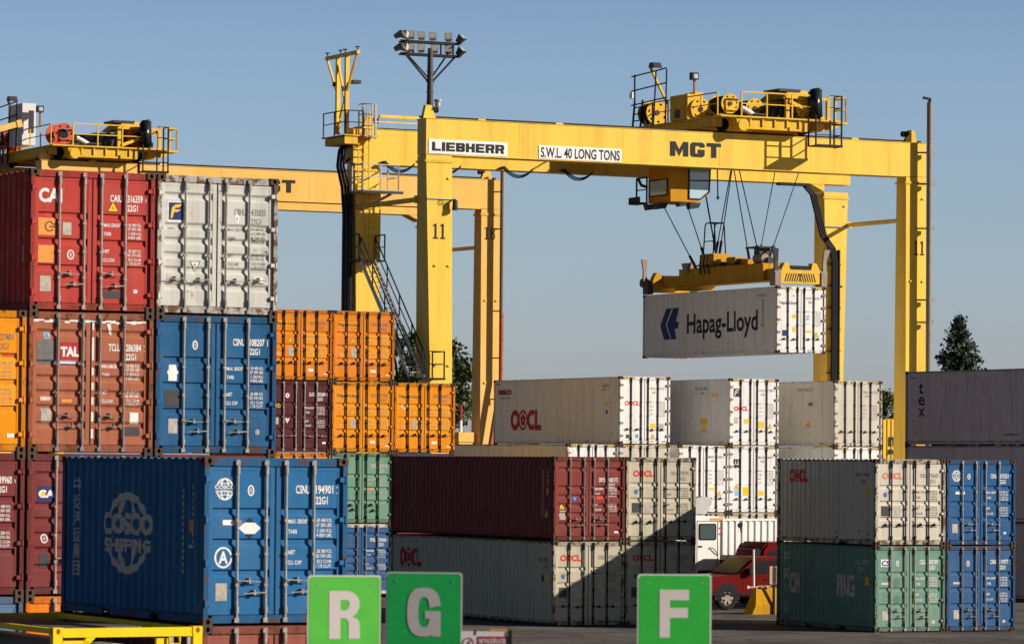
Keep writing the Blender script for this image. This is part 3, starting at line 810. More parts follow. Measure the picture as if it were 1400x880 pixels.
container('shipping_container', 'sea green container half hidden by the nearest blue one, second level', FO, OP, HS, L20, HS, 'sea green', 'A', group=G_OR, rust=0.25, barm=M_DARKBAR, marks=seq(std('DFSU', '207718', '3', '22G1', M_CREAM), rects([(1, 1.45, 1.75, 1.24, 1.30, M_ORG, 'sticker')])))
container('shipping_container', 'light blue container at the foot of the orange stack, above the R sign', FO, OP, 0, L20, HS, 'faded blue', 'B', group=G_OR, rust=0.3, frame='worn white', marks=std('IPXU', '393060', '5', '22G1', M_WHITE, dz=-0.1))
container('shipping_container', 'maroon container hidden at the foot of the orange stack', FO, 0, 0, L20, HS, 'maroon', 'A', group=G_OR, detail=0)
for i in (0, 1):
    container('shipping_container', ('maroon container hidden at the foot of the stack, behind the long brown one', 'blue container hidden behind the long brown one')[i], FO, 2 * OP, i * HS, L20, HS, ('maroon', 'royal')[i], 'A', group=G_OR, detail=0)

# --- middle stack of forty-footers
def m_brown(on_door, H):
    std('DRYU', '420173', '3', '42G1', M_WHITE, dz=-0.22)(on_door, H); warn(0.30, 0.98, 0.10)(on_door, H)
    rects([(0, 0.22, 0.42, 0.66, 0.94, M_SILV, 'data_plate'), (1, 1.50, 1.72, 1.28, 1.38, M_RED, 'sticker'), (1, 2.10, 2.26, 0.25, 0.31, M_WHITE, 'sticker')])(on_door, H)
    oval(0.74, 1.30, M_BLUEP, 0.085, 0.09, M_WHITE)(on_door, H)
def s_brown(on_side, L, H):
    fl = Flat()
    for i in range(12): fl.rect(L - 0.85, L - 0.82, 0.75 + 0.12 * i, 0.84 + 0.12 * i)
    for i in range(4): fl.rect(L - 0.55, L - 0.50, 1.7 + 0.12 * i, 1.78 + 0.12 * i)
    on_side(fl, 'side_lettering', M_CREAM); fl = Flat().rect(L - 0.56, L - 0.48, 1.42, 1.62); fl.poly([(L - 0.66, 0.72), (L - 0.46, 0.72), (L - 0.56, 0.95)])
    on_side(fl, 'side_sticker', M_YEL)
container('shipping_container', 'long oxide brown container on top of the middle stack, yellow triangle on its door', FB, 0, HS, L40, HS, 'oxide', 'B', group=G_BR, rust=0.22, marks=m_brown, side_marks=s_brown)
def oocl_door(num, chk, typ='42G1', ink=M_GREY, m=M_RED, fade=False):
    return seq(oocl_mark(0.26, 1.98, 0.20, 0.72, m), std('OOLU', num, chk, typ, ink, True, kinds=('MGW', 'TARE', 'NET', 'CU.CAP')), oval(0.36, 1.52, M_BLUEP, 0.065, 0.075, M_WHITE),
               rects([(0, 0.22, 0.50, 0.88, 1.18, M_DPATCH, 'data_plate'), (0, 0.68, 0.90, 0.90, 1.18, M_SILV, 'data_plate')]))
def s_oocl(h=0.62, x=0.72, z=1.55, wd=1.7, m=M_DKRED):
    def f(on_side, L, H):
        on_side(oocl(Flat(), x, z, h, wd), 'owner_logo', m)
        fl = Flat(); fl.text('OOLU 478233', L - 1.1, 1.95, 0.12, 0.7, 0.005); fl.text('42G1', L - 0.75, 1.75, 0.12, 0.3, 0.005)
        on_side(fl, 'side_lettering', M_BLK); on_side(Flat().rect(L - 0.55, L - 0.42, 1.35, 1.55), 'side_sticker', M_YEL); on_side(Flat().rect(L - 0.85, L - 0.70, 1.35, 1.55), 'side_sticker', M_NAVY)
    return f
container('shipping_container', 'long stone grey container under the brown one, red letters on side and door', FB, 0, 0, L40, HS, 'stone', 'A', group=G_BR, rust=0.3, barm=M_DARKBAR, handles='level', marks=oocl_door('478233', '1'), side_marks=s_oocl())
container('shipping_container', 'stone grey container beside the long brown one, crossed by a diagonal shadow', FB, C1, HS, L40, HS, 'stone', 'A', group=G_BR, rust=0.33, barm=M_DARKBAR, handles='level', marks=oocl_door('795795', '0'))
container('shipping_container', 'stone grey container fully in shade, behind the F sign', FB, C1, 0, L40, HS, 'stone', 'A', group=G_BR, rust=0.3, barm=M_DARKBAR, handles='level', marks=oocl_door('626623', '7'))

# --- short stack on the right
def s_q(on_side, L, H):
    oocl_f = oocl(Flat(), 0.75, 1.86, 0.40, 1.15); on_side(oocl_f, 'owner_logo', M_RED)
    fl = Flat(); fl.text('OOLU 195643', L - 1.25, 2.06, 0.12, 0.8, 0.005); fl.text('22G1', L - 0.95, 1.86, 0.12, 0.35, 0.005); on_side(fl, 'side_lettering', M_BLK)
    on_side(Flat().rect(L - 0.6, L - 0.45, 1.5, 1.72), 'side_sticker', M_YEL)
    fl = Flat()
    for x, z, s in ((L - 2.4, 0.38, .07), (L - 2.35, 0.22, .06), (L - 1.05, 0.42, .06), (L - 0.45, 0.33, .07), (L - 0.5, 0.2, .05)): fl.ell(x, z, s, s * 0.7, 8)
    on_side(fl, 'paint_patch', M_DPATCH)
container('shipping_container', 'stone grey container with faded red letters, top left of the short right stack', FR, 0, HS, L20, HS, 'worn white', 'A', group=G_RT, rust=0.36, barm=M_DARKBAR, handles='level', marks=oocl_door('195643', '0', '22G1', M_GREY, M_FADERED), side_marks=s_q)
container('shipping_container', 'blue container with a small white globe, top right of the short right stack', FR, C1, HS, L20, HS, 'royal', 'A', group=G_RT, rust=0.22, marks=cosco_door('157551', '9'))
def m_cs(on_door, H):
    on_door(0, Flat().rect(0.22, 0.56, 1.96, 2.18), 'logo_panel', M_WHITE)
    fl = Flat(); fl.text('CS', 0.25, 1.99, 0.15, 0.28, 0.03); put_above(on_door, 0, fl, 'owner_lettering', M_NAVY)
    oval(0.80, 2.06, M_WHITE, 0.055, 0.085)(on_door, H); std('CSLU', '183789', '3', '22G1', M_WHITE, kinds=('MAX. GROSS', 'TARE', 'NET', 'CU. CAP'))(on_door, H)
    rects([(0, 0.24, 0.54, 1.42, 1.49, M_CREAM, 'label_strip'), (0, 0.27, 0.48, 0.36, 0.64, M_SILV, 'data_plate')])(on_door, H); oval(2.06, 0.30, M_WHITE, 0.06, 0.045)(on_door, H)
    fl = Flat().ell(0.78, 1.47, 0.13, 0.15); fl.ell(0.78, 0.98, 0.12, 0.13); on_door(0, fl, 'scuff', M_TEAL)
def s_ping(on_side, L, H):
    fl = Flat()
    for i, ch in enumerate('中国海运'): fl.text(ch, 0.42, 2.02 - i * 0.52, 0.24, 0.30, 0.01)
    fl.text('CH', 0.82, 1.05, 0.60, 0.62, 0.03); fl.text('PING', 3.75, 1.05, 0.62, 1.02, 0.035)
    on_side(fl, 'side_lettering', M_CREAM)
    fl = Flat(); fl.text('CSLU 183789', L - 1.25, 2.02, 0.13, 0.85, 0.01); fl.text('22G1', L - 1.1, 1.82, 0.13, 0.35, 0.01); on_side(fl, 'side_lettering', M_CREAM)
    on_side(Flat().rect(L - 0.62, L - 0.45, 1.4, 1.65), 'side_sticker', M_YEL)
container('shipping_container', 'mint green container on the asphalt, white lettering on its dark side', FR, 0, 0, L20, HS, 'mint', 'A', group=G_RT, rust=0.28, marks=m_cs, side_marks=s_ping)
container('shipping_container', 'blue container on the asphalt, bottom right of the short right stack', FR, C1, 0, L20, HS, 'faded blue', 'A', group=G_RT, rust=0.36, dirt=0.45, marks=seq(oval(0.78, 2.05, M_WHITE, 0.055, 0.09), std('CSNU', '119977', '2', '22G1', M_WHITE, kinds=('MAX. GROSS', 'TARE', 'NET', 'CU. CAP')), plate(0.28, 0.38), rects([(0, 0.26, 0.54, 1.43, 1.49, M_CREAM, 'label_strip')]), oval(2.06, 0.30, M_WHITE, 0.05, 0.04)))

# --- white refrigerated row
def reefer_marks(code, num, typ='45R1', extra=()):
    def f(on_door, H):
        fl = Flat(); fl.text(code + ' ' + num, 1.46, 2.34, 0.105, 0.78, 0.004); fl.text(typ, 1.56, 2.17, 0.10, 0.2, 0.004)
        for i in range(8):
            fl.text(('MGW', '', 'TARE', '', 'NET', '', 'CU.CAP.', '')[i] or '.', 1.45, 1.78 - i * 0.085, 0.05, 0.2 if i % 2 == 0 else 0.02, 0); fl.text(('34 000 KGS', '74 960 LBS', '4 640 KGS', '10 230 LBS', '29 360 KGS', '64 730 LBS', '67.6 CBM', '2 386 CFT')[i], 2.22, 1.78 - i * 0.085, 0.05, 0.34, 0, align='r')
        on_door(1, fl, 'serial_lettering', M_GREY)
        for g in extra: g(on_door, H)
    return f
RK = dict(sides='flat', barm=M_DARKBAR, handles='level', hinge=M_HINGE, rust=0.16, dirt=0.34, group=G_RF, frame='reefer white')
def yel(*r): return rects([(0 if a[0] < 1.2 else 1, *a, M_YEL, 'sticker') for a in r])
def s_seaco(on_side, L, H):
    on_side(oocl(Flat(), 1.72, 0.62, 0.92, 3.05), 'owner_logo', M_DKRED)
    on_side(Flat().text('seaco', 0.42, 2.24, 0.30, 1.38, 0.05), 'owner_lettering', M_DKRED)
    fl = Flat(); fl.rect(0.45, 0.62, 2.05, 2.07); fl.text('rcfs', 0.7, 2.02, 0.10, 0.4, 0.01); fl.rect(1.15, 1.75, 2.05, 2.08); fl.text('OOLU 605127 4', L - 1.65, 2.46, 0.11, 0.65, 0.005); fl.text('45R1', L - 1.6, 2.30, 0.1, 0.25, 0.005)
    fl.rect(L - 1.3, L - 1.15, 1.28, 1.46); fl.rect(L - 0.72, L - 0.66, 0.42, 0.52); fl.rect(0.25, 0.55, 2.68, 2.74)
    on_side(fl, 'side_lettering', M_BLK); fl = Flat().poly([(L - 1.35, 1.68), (L - 1.10, 1.68), (L - 1.22, 1.9)]); fl.rect(L - 0.95, L - 0.84, 1.7, 1.86); on_side(fl, 'side_sticker', M_YEL)
container('refrigerated_container', 'white refrigerated container with large red letters on its side, left of the top row', FW, 0, 2 * HC, L40, HC, 'reefer white', 'C', side_marks=s_seaco, **RK,
          marks=reefer_marks('OOLU', '605127 4', extra=(oocl_mark(0.26, 1.66, 0.19, 0.72, M_RED), yel((1.5, 1.76, 0.70, 0.90)), warn(1.62, 0.24, 0.12), rects([(0, 0.32, 0.48, 0.26, 0.42, M_DPATCH, 'sticker'), (0, 0.78, 0.92, 0.27, 0.44, M_GREENST, 'sticker'), (1, 1.92, 2.14, 0.6, 0.9, M_SILV, 'sticker')]))))
container('refrigerated_container', 'white refrigerated container with yellow F logo above small red letters, in the top row', FW, 5.37, 2 * HC, L40, HC, 'reefer white', 'C', **RK,
          side_marks=lambda on_side, L, H: (on_side(Flat().text('OOLU 617388 3', L - 3.2, 2.42, 0.12, 1.2, 0.005).text('45R1', L - 2.6, 2.22, 0.1, 0.35, 0.005), 'side_lettering', M_BLK), on_side(Flat().rect(L - 2.6, L - 2.0, 0.9, 1.2).poly([(L - 2.6, 0.58), (L - 2.0, 0.58), (L - 2.3, 0.84)]).rect(L - 1.6, L - 1.4, 2.1, 2.26).rect(L - 1.3, L - 1.1, 2.1, 2.26), 'side_sticker', M_YEL)),
          marks=reefer_marks('OOLU', '617388 3', extra=(florens(0.20, 2.10, 0.32), oocl_mark(0.22, 1.50, 0.20, 0.72, M_RED), rects([(0, 0.24, 0.44, 0.95, 1.22, M_SILV, 'sticker')]), yel((0.73, 0.98, 0.95, 1.15), (1.44, 1.74, 0.76, 1.05)), warn(2.02, 0.75, 0.12))))
container('refrigerated_container', 'weathered white refrigerated container with a patched beige side, right end of the top row', FW, 10.63, 2 * HC, L40, HC, 'worn white', 'C', **{**RK, 'rust': 0.3, 'dirt': 0.5, 'frame': 'worn white'},
          side_marks=lambda on_side, L, H: (on_side(Flat().rect(L - 8.0, L - 6.8, 1.36, 2.0), 'repair_patch', M_CREAM), on_side(Flat().text('TRIU 805219', L - 3.3, 2.45, 0.13, 1.4, 0.01).rect(L - 2.3, L - 1.9, 1.8, 1.95), 'side_lettering', M_GREY), on_side(Flat().poly([(L - 2.6, 0.85), (L - 2.0, 0.85), (L - 2.3, 1.1)]), 'side_sticker', M_ORG)),
          marks=reefer_marks('TRIU', '805219 6', extra=(rects([(0, 0.18, 0.42, 1.12, 1.36, M_CREAM, 'sticker')]), warn(0.32, 0.55, 0.12, M_CREAM))))
container('refrigerated_container', 'white refrigerated container showing only its top edge, left of the rusty edged one', FW, -2.49, HC, L40, HC, 'reefer white', 'C', marks=None, **{**RK, 'frame': 'worn white'})
container('refrigerated_container', 'white refrigerated container with rusty top edge, under the one with large red letters', FW, 0, HC, L40, HC, 'worn white', 'C', marks=None, **{**RK, 'rust': 0.4, 'frame': 'worn white'})
container('refrigerated_container', 'plain white refrigerated container directly above the truck cab', FW, 2.89, HC, L40, HC, 'reefer white', 'C', **RK,
          marks=reefer_marks('MEDU', '915082 0', extra=(yel((1.5, 1.8, 0.98, 1.06)), warn(2.0, 0.72, 0.12))))
def m_msc(on_door, H):
    fl = Flat(); fl.text('m', 0.22, 2.12, 0.27, 0.34, 0.05); fl.text('sc', 0.23, 1.94, 0.20, 0.36, 0.05); on_door(0, fl, 'owner_lettering', M_BLK)
    warn(0.38, 1.02, 0.13)(on_door, H); rects([(0, 0.28, 0.50, 0.74, 0.98, M_LBLUE, 'sticker')])(on_door, H); yel((0.70, 1.0, 0.74, 1.10), (1.46, 1.74, 0.74, 0.95))(on_door, H)
container('refrigerated_container', 'white refrigerated container with black m above sc and a light blue sticker', FW, 5.37, HC, L40, HC, 'reefer white', 'C', marks=reefer_marks('MEDU', '918849 1', extra=(m_msc,)), **RK)
container('refrigerated_container', 'white refrigerated container showing only its top edge, under the weathered one', FW, 10.63, HC, L40, HC, 'reefer white', 'C', **RK)
for w_, lab in ((2.89, 'worn white refrigerated container low behind the truck cab, top edge only'), (5.37, 'worn white refrigerated container low behind the truck load, top edge only')):
    container('refrigerated_container', lab, FW, w_, 0, L40, HC, 'worn white', 'C', **{**RK, 'rust': 0.35, 'frame': 'worn white'})
for w_, lab in ((-2.49, 'white refrigerated container hidden behind the long brown container'), (0, 'white refrigerated container hidden behind the stone grey containers'), (10.63, 'white refrigerated container hidden behind the short right stack')):
    container('refrigerated_container', lab, FW, w_, 0, L40, HC, 'worn white', 'C', **{**RK, 'detail': 0})

# --- grey boxes at the right edge
def s_tex(on_side, L, H):
    fl = Flat()
    for ch, z in (('t', 2.02), ('e', 1.56), ('x', 1.12)): fl.text(ch, 0.95, z, 0.48, 0.46 if ch != 't' else 0.36, 0.02)
    fl.rect(0.3, 0.75, 2.62, 2.66); fl.text('INTERPORT', 7.0, 0.30, 0.13, 1.0, 0.02)
    on_side(fl, 'side_lettering', M_BLK); on_side(Flat().rect(6.45, 6.85, 0.26, 0.52), 'side_sticker', M_SILV)
GK = dict(sides='flat', group=G_GR, rust=0.2, dirt=0.4, barm=M_DARKBAR)
container('refrigerated_container', 'long grey container with black letters t e x down its side, at the top', FT, 0, 2 * HC, L40, HC, 'dusk grey', 'C', side_marks=s_tex, **GK)
container('refrigerated_container', 'long grey container with a rusty rail, directly under the one lettered t e x', FT, 0, HC, L40, HC, 'dusk grey', 'C', **{**GK, 'rust': 0.4})
container('refrigerated_container', 'long grey container at the foot of the right edge stack', FT, 0, 0, L40, HC, 'dusk grey', 'C', **GK)
# --- yellow box far behind
def s_m(on_side, L, H): pass
for i in range(3):
    c = container('shipping_container', ('yellow container hidden at the foot of the far stack', 'yellow container hidden in the far stack', 'ribbed yellow container with black letters far behind, beside the crane leg')[i], FM, 0, i * HS + (0.15 if i == 2 else 0), L20, HS, 'lemon', None, group='yellow containers far behind', rust=0.1, detail=0, rz=0)
    if i == 2:
        mb = MB(); p = W / 8.0
        for k in range(8):
            E = [(k * p, .0), (k * p + .3 * p, 0), (k * p + .5 * p, .05), (k * p + .8 * p, .05), (k * p + p, 0)]
            for (x0, y0), (x1, y1) in zip(E, E[1:]): mb.poly([(x0, y0 - .03, .1), (x1, y1 - .03, .1), (x1, y1 - .03, HS - .06), (x0, y0 - .03, HS - .06)])
        mb.build('end_wall', paint('lemon container paint', PAINTS['lemon']), c)
        fl = Flat(); fl.text('m', 0.35, 0.92, 0.72, 0.85, 0.06); fl.text('sc', 0.30, 0.28, 0.55, 0.85, 0.06); put(fl, 'owner_lettering', M_BLK, c, lambda u, v: (u, -0.036, v))

# ------------------------------------------------------------------ gantry crane
FG = Frame(11.430, 172.695, 0.0, 26.5)
Y_A = paint('crane yellow', (0.77, 0.505, 0.068), 0.42, 0.16, 0.34, (0.26, 0.12, 0.03), fade=0.12, ns=0.35, bump=0.006, spec=0.12)
Y_T = paint('trolley yellow', (0.68, 0.42, 0.045), 0.45, 0.08, 0.3, fade=0.12, ns=0.8, bump=0.004)
Y_B = paint('hazed crane yellow', (0.74, 0.44, 0.11), 0.5, 0.02, 0.14, fade=0.35, ns=0.35, bump=0.004)  # haze and flare over the far crane put into its paint
ORANGE_SH = paint('shaded cab yellow', (0.48, 0.23, 0.012), 0.4, 0.03, 0.2, fade=0.1, ns=0.6, bump=0.003)  # crane yellow with the girder's shade put into the colour
M_GLASS = glass('sky-toned cab glass', (0.34, 0.50, 0.60))  # sky seen through the panes put into the base colour
M_LAMP = plain('lamp housing', (0.05, 0.05, 0.055), 0.5)
M_LAMPF = plain('lamp face', (0.55, 0.55, 0.52), 0.15, 0.3, 0.2)
M_RUSTPIPE = paint('rusty pipe', (0.36, 0.13, 0.07), 0.7, 0.5, 0.4)
M_GALV2 = plain('dull galvanised pipe', (0.22, 0.19, 0.16), 0.55, 0.2, 0.3)

def railing(mb, pts, h=1.05, r=0.022, mid=True, every=1.3):
    for a, b in zip(pts, pts[1:]):
        a = Vector(a); b = Vector(b); n = max(1, round((b - a).length / every)); up = Vector((0, 0, h))
        for i in range(n + 1):
            p = a + (b - a) * i / n; mb.bar(p, p + up, r * 2)
        mb.bar(a + up, b + up, r * 2)
        if mid: mb.bar(a + up * 0.52, b + up * 0.52, r * 1.6)
    return mb
def ladder(mb, a, b, wdir, wd=0.45, r=0.025, step=0.3):
    a = Vector(a); b = Vector(b); s = Vector(wdir).normalized() * wd / 2
    mb.bar(a - s, b - s, r * 2); mb.bar(a + s, b + s, r * 2)
    n = int((b - a).length / step)
    for i in range(1, n):
        p = a + (b - a) * i / n; mb.bar(p - s, p + s, r * 1.4)
    return mb

def leg_mesh(top, bot, zt, zb):
    """top, bot: (w0, w1, l0, l1)"""
    mb = MB()
    q = lambda t, z: [(t[0], t[2], z), (t[1], t[2], z), (t[1], t[3], z), (t[0], t[3], z)]
    mb.hexa(q(bot, zb), q(top, zt))
    e = 0.06
    mb.box(top[0] - e, top[1] + e, top[2] - e * 0.6, top[3] + e, zt - 0.30, zt - 0.26); mb.box(top[0] - e, top[1] + e, top[2] - e * 0.6, top[3] + e, zt - 0.245, zt - 0.205)
    n = 12
    for i in range(n):                                       # flange bolts
        x = top[0] + (top[1] - top[0]) * (i + .5) / n; mb.box(x - .02, x + .02, top[2] - e * 0.5, top[2], zt - .33, zt - .18)
    return mb

gantry = thing('gantry_crane', 'yellow gantry crane numbered 11 straddling the stacks, lifting a white container', 'gantry crane', FG.at(0, 0, 0), FG.t, 'yellow gantry cranes')
ZT, ZB = 19.43, 17.92
mb = MB().box(-15.39, 9.42, 3.0, 3.87, ZB, ZT); mb.box(-15.42, 9.45, 2.97, 3.90, ZT, ZT + 0.02); mb.box(-14.1, 8.3, 2.97, 3.90, ZB - 0.02, ZB)
for x in (-12.9, -9.2, 5.6): mb.box(x, x + 0.35, 3.1, 3.5, ZT + 0.02, ZT + 0.10)
for x in (-11, -6, -1.2, 3.4): mb.box(x, x + 0.012, 2.994, 3.0, ZB + 0.02, ZT - 0.02)
gir = mb.build('girder', Y_A, gantry)
mb = MB().box(-15.95, 9.3, 9.3, 10.17, ZB, ZT); mb.box(-15.98, 9.33, 9.27, 10.2, ZT, ZT + 0.02); mb.box(-14.5, 7.8, 9.27, 10.2, ZB - 0.02, ZB)
mb.hexa([(7.2, 9.3, ZB - 0.03), (7.9, 9.3, ZB - 0.35), (7.9, 10.17, ZB - 0.35), (7.2, 10.17, ZB - 0.03)], [(7.2, 9.3, ZB - 0.022), (7.9, 9.3, ZB - 0.022), (7.9, 10.17, ZB - 0.022), (7.2, 10.17, ZB - 0.022)])
gir2 = mb.build('girder', Y_A, gantry)
mb = MB(); mb.bar((-15.6, 3.25, ZT + .07), (9.3, 3.25, ZT + .07), .07, .10); mb.build('trolley_rail', M_DKSTEEL, gir)
mb = MB(); mb.bar((-15.6, 9.9, ZT + .07), (9.2, 9.9, ZT + .07), .07, .10); mb.build('trolley_rail', M_DKSTEEL, gir2)
# name plates and lettering on the front girder
MB().box(-15.28, -11.58, 2.972, 2.994, 17.96, 18.56).build('name_plate', plain('white plate', (0.80, 0.79, 0.77), 0.4, 0, 0.1), gir)
fl = block_text(Flat(), 'LIEBHERR', -15.13, 18.07, 0.38, 3.40, .36, .25)
put(fl, 'lettering', M_BLK, gir, lambda u, v: (u, 2.966, v))
MB().box(-10.08, -6.07, 2.972, 2.994, 17.95, 18.52).build('load_plate', plain('white plate', (0.80, 0.79, 0.77), 0.4, 0, 0.1), gir)
fl = Flat().text('S.W.L. 40 LONG TONS', -9.98, 18.02, 0.42, 3.82, 0.022)
put(fl, 'lettering', M_BLK, gir, lambda u, v: (u, 2.966, v))
fl = block_text(Flat(), 'MGT', -3.68, 18.33, 0.64, 2.54, .36, .25, .12)
put(fl, 'lettering', M_BLK, gir, lambda u, v: (u, 2.990, v))
LEGS = [((-15.38, -14.17, 3.0, 3.87), (-14.92, -14.02, 3.0, 4.75), ZB - 0.022), ((8.38, 9.42, 3.0, 3.80), (8.42, 9.48, 3.0, 4.1), ZB - 0.022),
        ((-15.82, -14.67, 9.3, 10.17), (-15.55, -14.5, 9.3, 10.8), ZB - 0.022), ((7.9, 9.17, 9.3, 10.17), (8.3, 8.8, 9.3, 10.9), ZB - 0.36)]
def numeral(fl, s, x, z, h, wd):
    """clarendon numerals: stroke with flag and slab foot"""
    for i, ch in enumerate(s):
        cx = x + i * wd * 1.25
        if ch == '1':
            fl.rect(cx + wd * .32, cx + wd * .68, z, z + h); fl.rect(cx + wd * .05, cx + wd * .95, z, z + h * .10); fl.poly([(cx + wd * .32, z + h), (cx + wd * .0, z + h * .84), (cx + wd * .04, z + h * .78), (cx + wd * .32, z + h * .88)])
        else:
            fl.arc(cx + wd * .5, z + h * .73, wd * .46, h * .27, wd * .22); fl.arc(cx + wd * .5, z + h * .27, wd * .52, h * .28, wd * .24)
    return fl
legs = []
for i, (t, b, zt) in enumerate(LEGS):
    lg = leg_mesh(t, b, zt, 1.62).build('leg', Y_A, gantry); legs.append(lg)
    mb = MB()
    for z in (16.9, 13.2, 9.0, 5.5):                         # pad eyes up the leg
        k = (zt - z) / (zt - 1.6); xr = t[1] + (b[1] - t[1]) * k
        mb.box(xr - 0.22, xr - 0.10, t[2] - 0.06, t[2], z, z + 0.07)
        if z < 14: mb.box(xr - 0.85, xr - 0.73, t[2] - 0.06, t[2], z, z + 0.07)
    mb.build('pad_eye', Y_A, lg)
n1 = put(numeral(Flat(), '11', -15.05, 14.36, 0.64, 0.27), 'crane_number', M_BLK, legs[0], lambda u, v: (u, 2.994, v))
n2 = put(numeral(Flat(), '11', 8.80, 14.40, 0.64, 0.25), 'crane_number', M_BLK, legs[1], lambda u, v: (u, 2.994, v))
# collar pipe and dome camera on the front left leg
mb = MB().bar((-15.35, 2.96, 16.06), (-14.02, 2.96, 16.06), 0.05); cb = mb.build('collar', M_STEEL, legs[0])
mb = MB().cyl((-14.13, 2.75, 16.0), (-14.13, 2.75, 15.72), 0.11, 10); mb.cyl((-14.13, 2.75, 15.72), (-14.13, 2.75, 15.58), 0.13, 10); mb.bar((-14.13, 2.95, 16.03), (-14.13, 2.72, 16.03), .06); mb.build('dome_camera', M_LAMP, legs[0])
mb = MB(); P = [(-14.66 + .11 * math.cos(a / 10 * 6.283), 2.95, 15.93 + .11 * math.sin(a / 10 * 6.283)) for a in range(11)]; mb.tube(P, .014, 5, False).build('cable_coil', M_CABLE, legs[0])
# sill beams, tie tubes, wheels
for x0, x1, xr in ((-15.2, -14.2, -14.7), (8.3, 9.5, 8.9)):
    mb = MB().box(x0, x1, 0.5, 13.4, 0.95, 1.62); sb = mb.build('sill_beam', Y_A, gantry)
    for y in (1.2, 3.6, 10.2, 12.6):
        MB().cyl((xr - 0.3, y, 0.72), (xr + 0.3, y, 0.72), 0.72, 20).build('wheel', M_BLACK, sb)
mb = MB().cyl((-15.75, 9.3, 16.0), (-15.3, 3.9, 16.06), 0.11, 10); mb.box(-15.45, -15.15, 3.86, 4.02, 15.9, 16.22); mb.build('tie_tube', Y_A, gantry)
mb = MB().cyl((9.25, 9.5, 16.08), (8.6, 3.85, 15.98), 0.10, 10); mb.box(9.1, 9.42, 9.35, 9.6, 15.95, 16.22); mb.build('tie_tube', Y_A, gantry)
# buffers and lamps on the girder ends
for x, y, s in ((-15.15, 3.3, 1), (8.75, 3.3, -1), (-15.0, 9.7, 1)):
    mb = MB().hexa([(x - .3 * s, y - .12, ZT + .021), (x + .3 * s, y - .12, ZT + .021), (x + .3 * s, y + .12, ZT + .021), (x - .3 * s, y + .12, ZT + .021)][::1 if s > 0 else -1],
                   [(x - .18 * s, y - .12, ZT + .58), (x + .08 * s, y - .12, ZT + .58), (x + .08 * s, y + .12, ZT + .58), (x - .18 * s, y + .12, ZT + .58)][::1 if s > 0 else -1])
    bf = mb.build('end_stop', Y_A, gantry)
    MB().cyl((x + .08 * s, y, ZT + .40), (x + .42 * s, y, ZT + .40), .13, 12).build('buffer', M_BLACK, bf)
# exhaust/conduit pole at the front right leg
mb = MB().cyl((9.32, 2.55, 1.7), (9.32, 2.55, 21.25), 0.13, 12); pl = mb.build('conduit_pole', M_GALV2, gantry)
mb = MB().cyl((9.32, 2.55, 21.25), (9.32, 2.55, 21.4), 0.07, 8); mb.bar((9.36, 2.55, 21.38), (8.98, 2.55, 21.44), .12, .10); mb.build('pole_cap', M_DKSTEEL, pl)
mb = MB()
for z in (19.0, 17.6, 15.6, 12.4, 11.4, 8.7): mb.bar((8.95, 2.98, z), (9.55, 2.52, z), .06, .07); mb.box(9.38, 9.55, 2.45, 2.7, z - .06, z + .1)
mb.build('pole_bracket', M_GALV2, pl)
# antenna frame at the rear left end
mb = MB()
mb.bar((-16.3, 8.0, 22.62), (-16.3, 11.4, 22.62), .15); mb.bar((-16.3, 9.2, 19.2), (-16.3, 9.2, 22.55), .17); mb.bar((-16.3, 10.15, 19.2), (-16.3, 10.15, 22.55), .17)
mb.bar((-16.3, 8.15, 22.55), (-16.3, 9.9, 19.9), .085); mb.bar((-16.3, 10.2, 22.5), (-16.3, 9.3, 20.4), .085); mb.bar((-16.3, 11.3, 22.55), (-16.3, 10.2, 21.0), .085); mb.bar((-16.3, 9.3, 20.9), (-16.3, 10.1, 19.3), .07)
an = mb.build('antenna_frame', Y_A, gantry)
mb = MB()
for y in (8.1, 9.4, 9.9, 11.3): mb.cyl((-16.3, y, 22.7), (-16.3, y, 22.83), .025, 6); mb.cyl((-16.3, y, 22.83), (-16.3, y, 22.87), .11, 8)
mb.box(-16.1, -15.75, 8.9, 9.3, 21.35, 21.5); mb.box(-16.45, -16.35, 10.25, 10.4, 21.3, 21.5)
mb.build('antenna', M_LAMP, an)
mb = MB().box(-16.6, -15.0, 8.7, 11.2, 19.05, 19.10); mb.box(-16.6, -15.98, 8.7, 10.8, 18.7, 19.0); pf = mb.build('platform', Y_T, gantry)
mb = MB(); railing(mb, [(-16.55, 8.75, 19.1), (-16.55, 11.1, 19.1)]); railing(mb, [(-16.55, 8.75, 19.1), (-15.7, 8.75, 19.1)]); mb.build('railing', M_DKSTEEL, pf)
mb = MB()
for a in range(7):
    t = math.pi * (a / 6); x = -15.42 - .38 * math.cos(t); y = 9.0 - .55 * math.sin(t); mb.bar((x, y, 18.98), (x, y, 20.45), .045)
for z in (19.0, 19.5, 20.0, 20.45):
    P = [(-15.42 - .38 * math.cos(math.pi * a / 8), 9.0 - .55 * math.sin(math.pi * a / 8), z) for a in range(9)]; mb.tube(P, .025, 5, False)
mb.build('ladder_cage', M_STEEL, pf)
mb = MB(); ladder(mb, (-15.5, 9.12, 16.7), (-15.5, 9.12, 20.2), (1, 0, 0), .5); ladder(mb, (-14.95, 9.12, 13.8), (-14.95, 9.12, 16.7), (1, 0, 0), .5); mb.build('ladder', Y_T, gantry)
# middle platform with grey railing
mb = MB().box(-16.0, -14.3, 8.05, 9.28, 16.62, 16.70); mb.bar((-16.0, 8.05, 16.62), (-14.1, 8.05, 16.62), .10, .14); mb.bar((-15.5, 9.28, 15.9), (-14.6, 8.2, 16.55), .10); p2 = mb.build('platform', M_STEEL, gantry)
mb = MB(); railing(mb, [(-16.0, 9.2, 16.7), (-16.0, 8.08, 16.7), (-14.3, 8.08, 16.7), (-14.3, 9.2, 16.7)], 1.1, .025, True, .85); mb.build('railing', M_STEEL, p2)
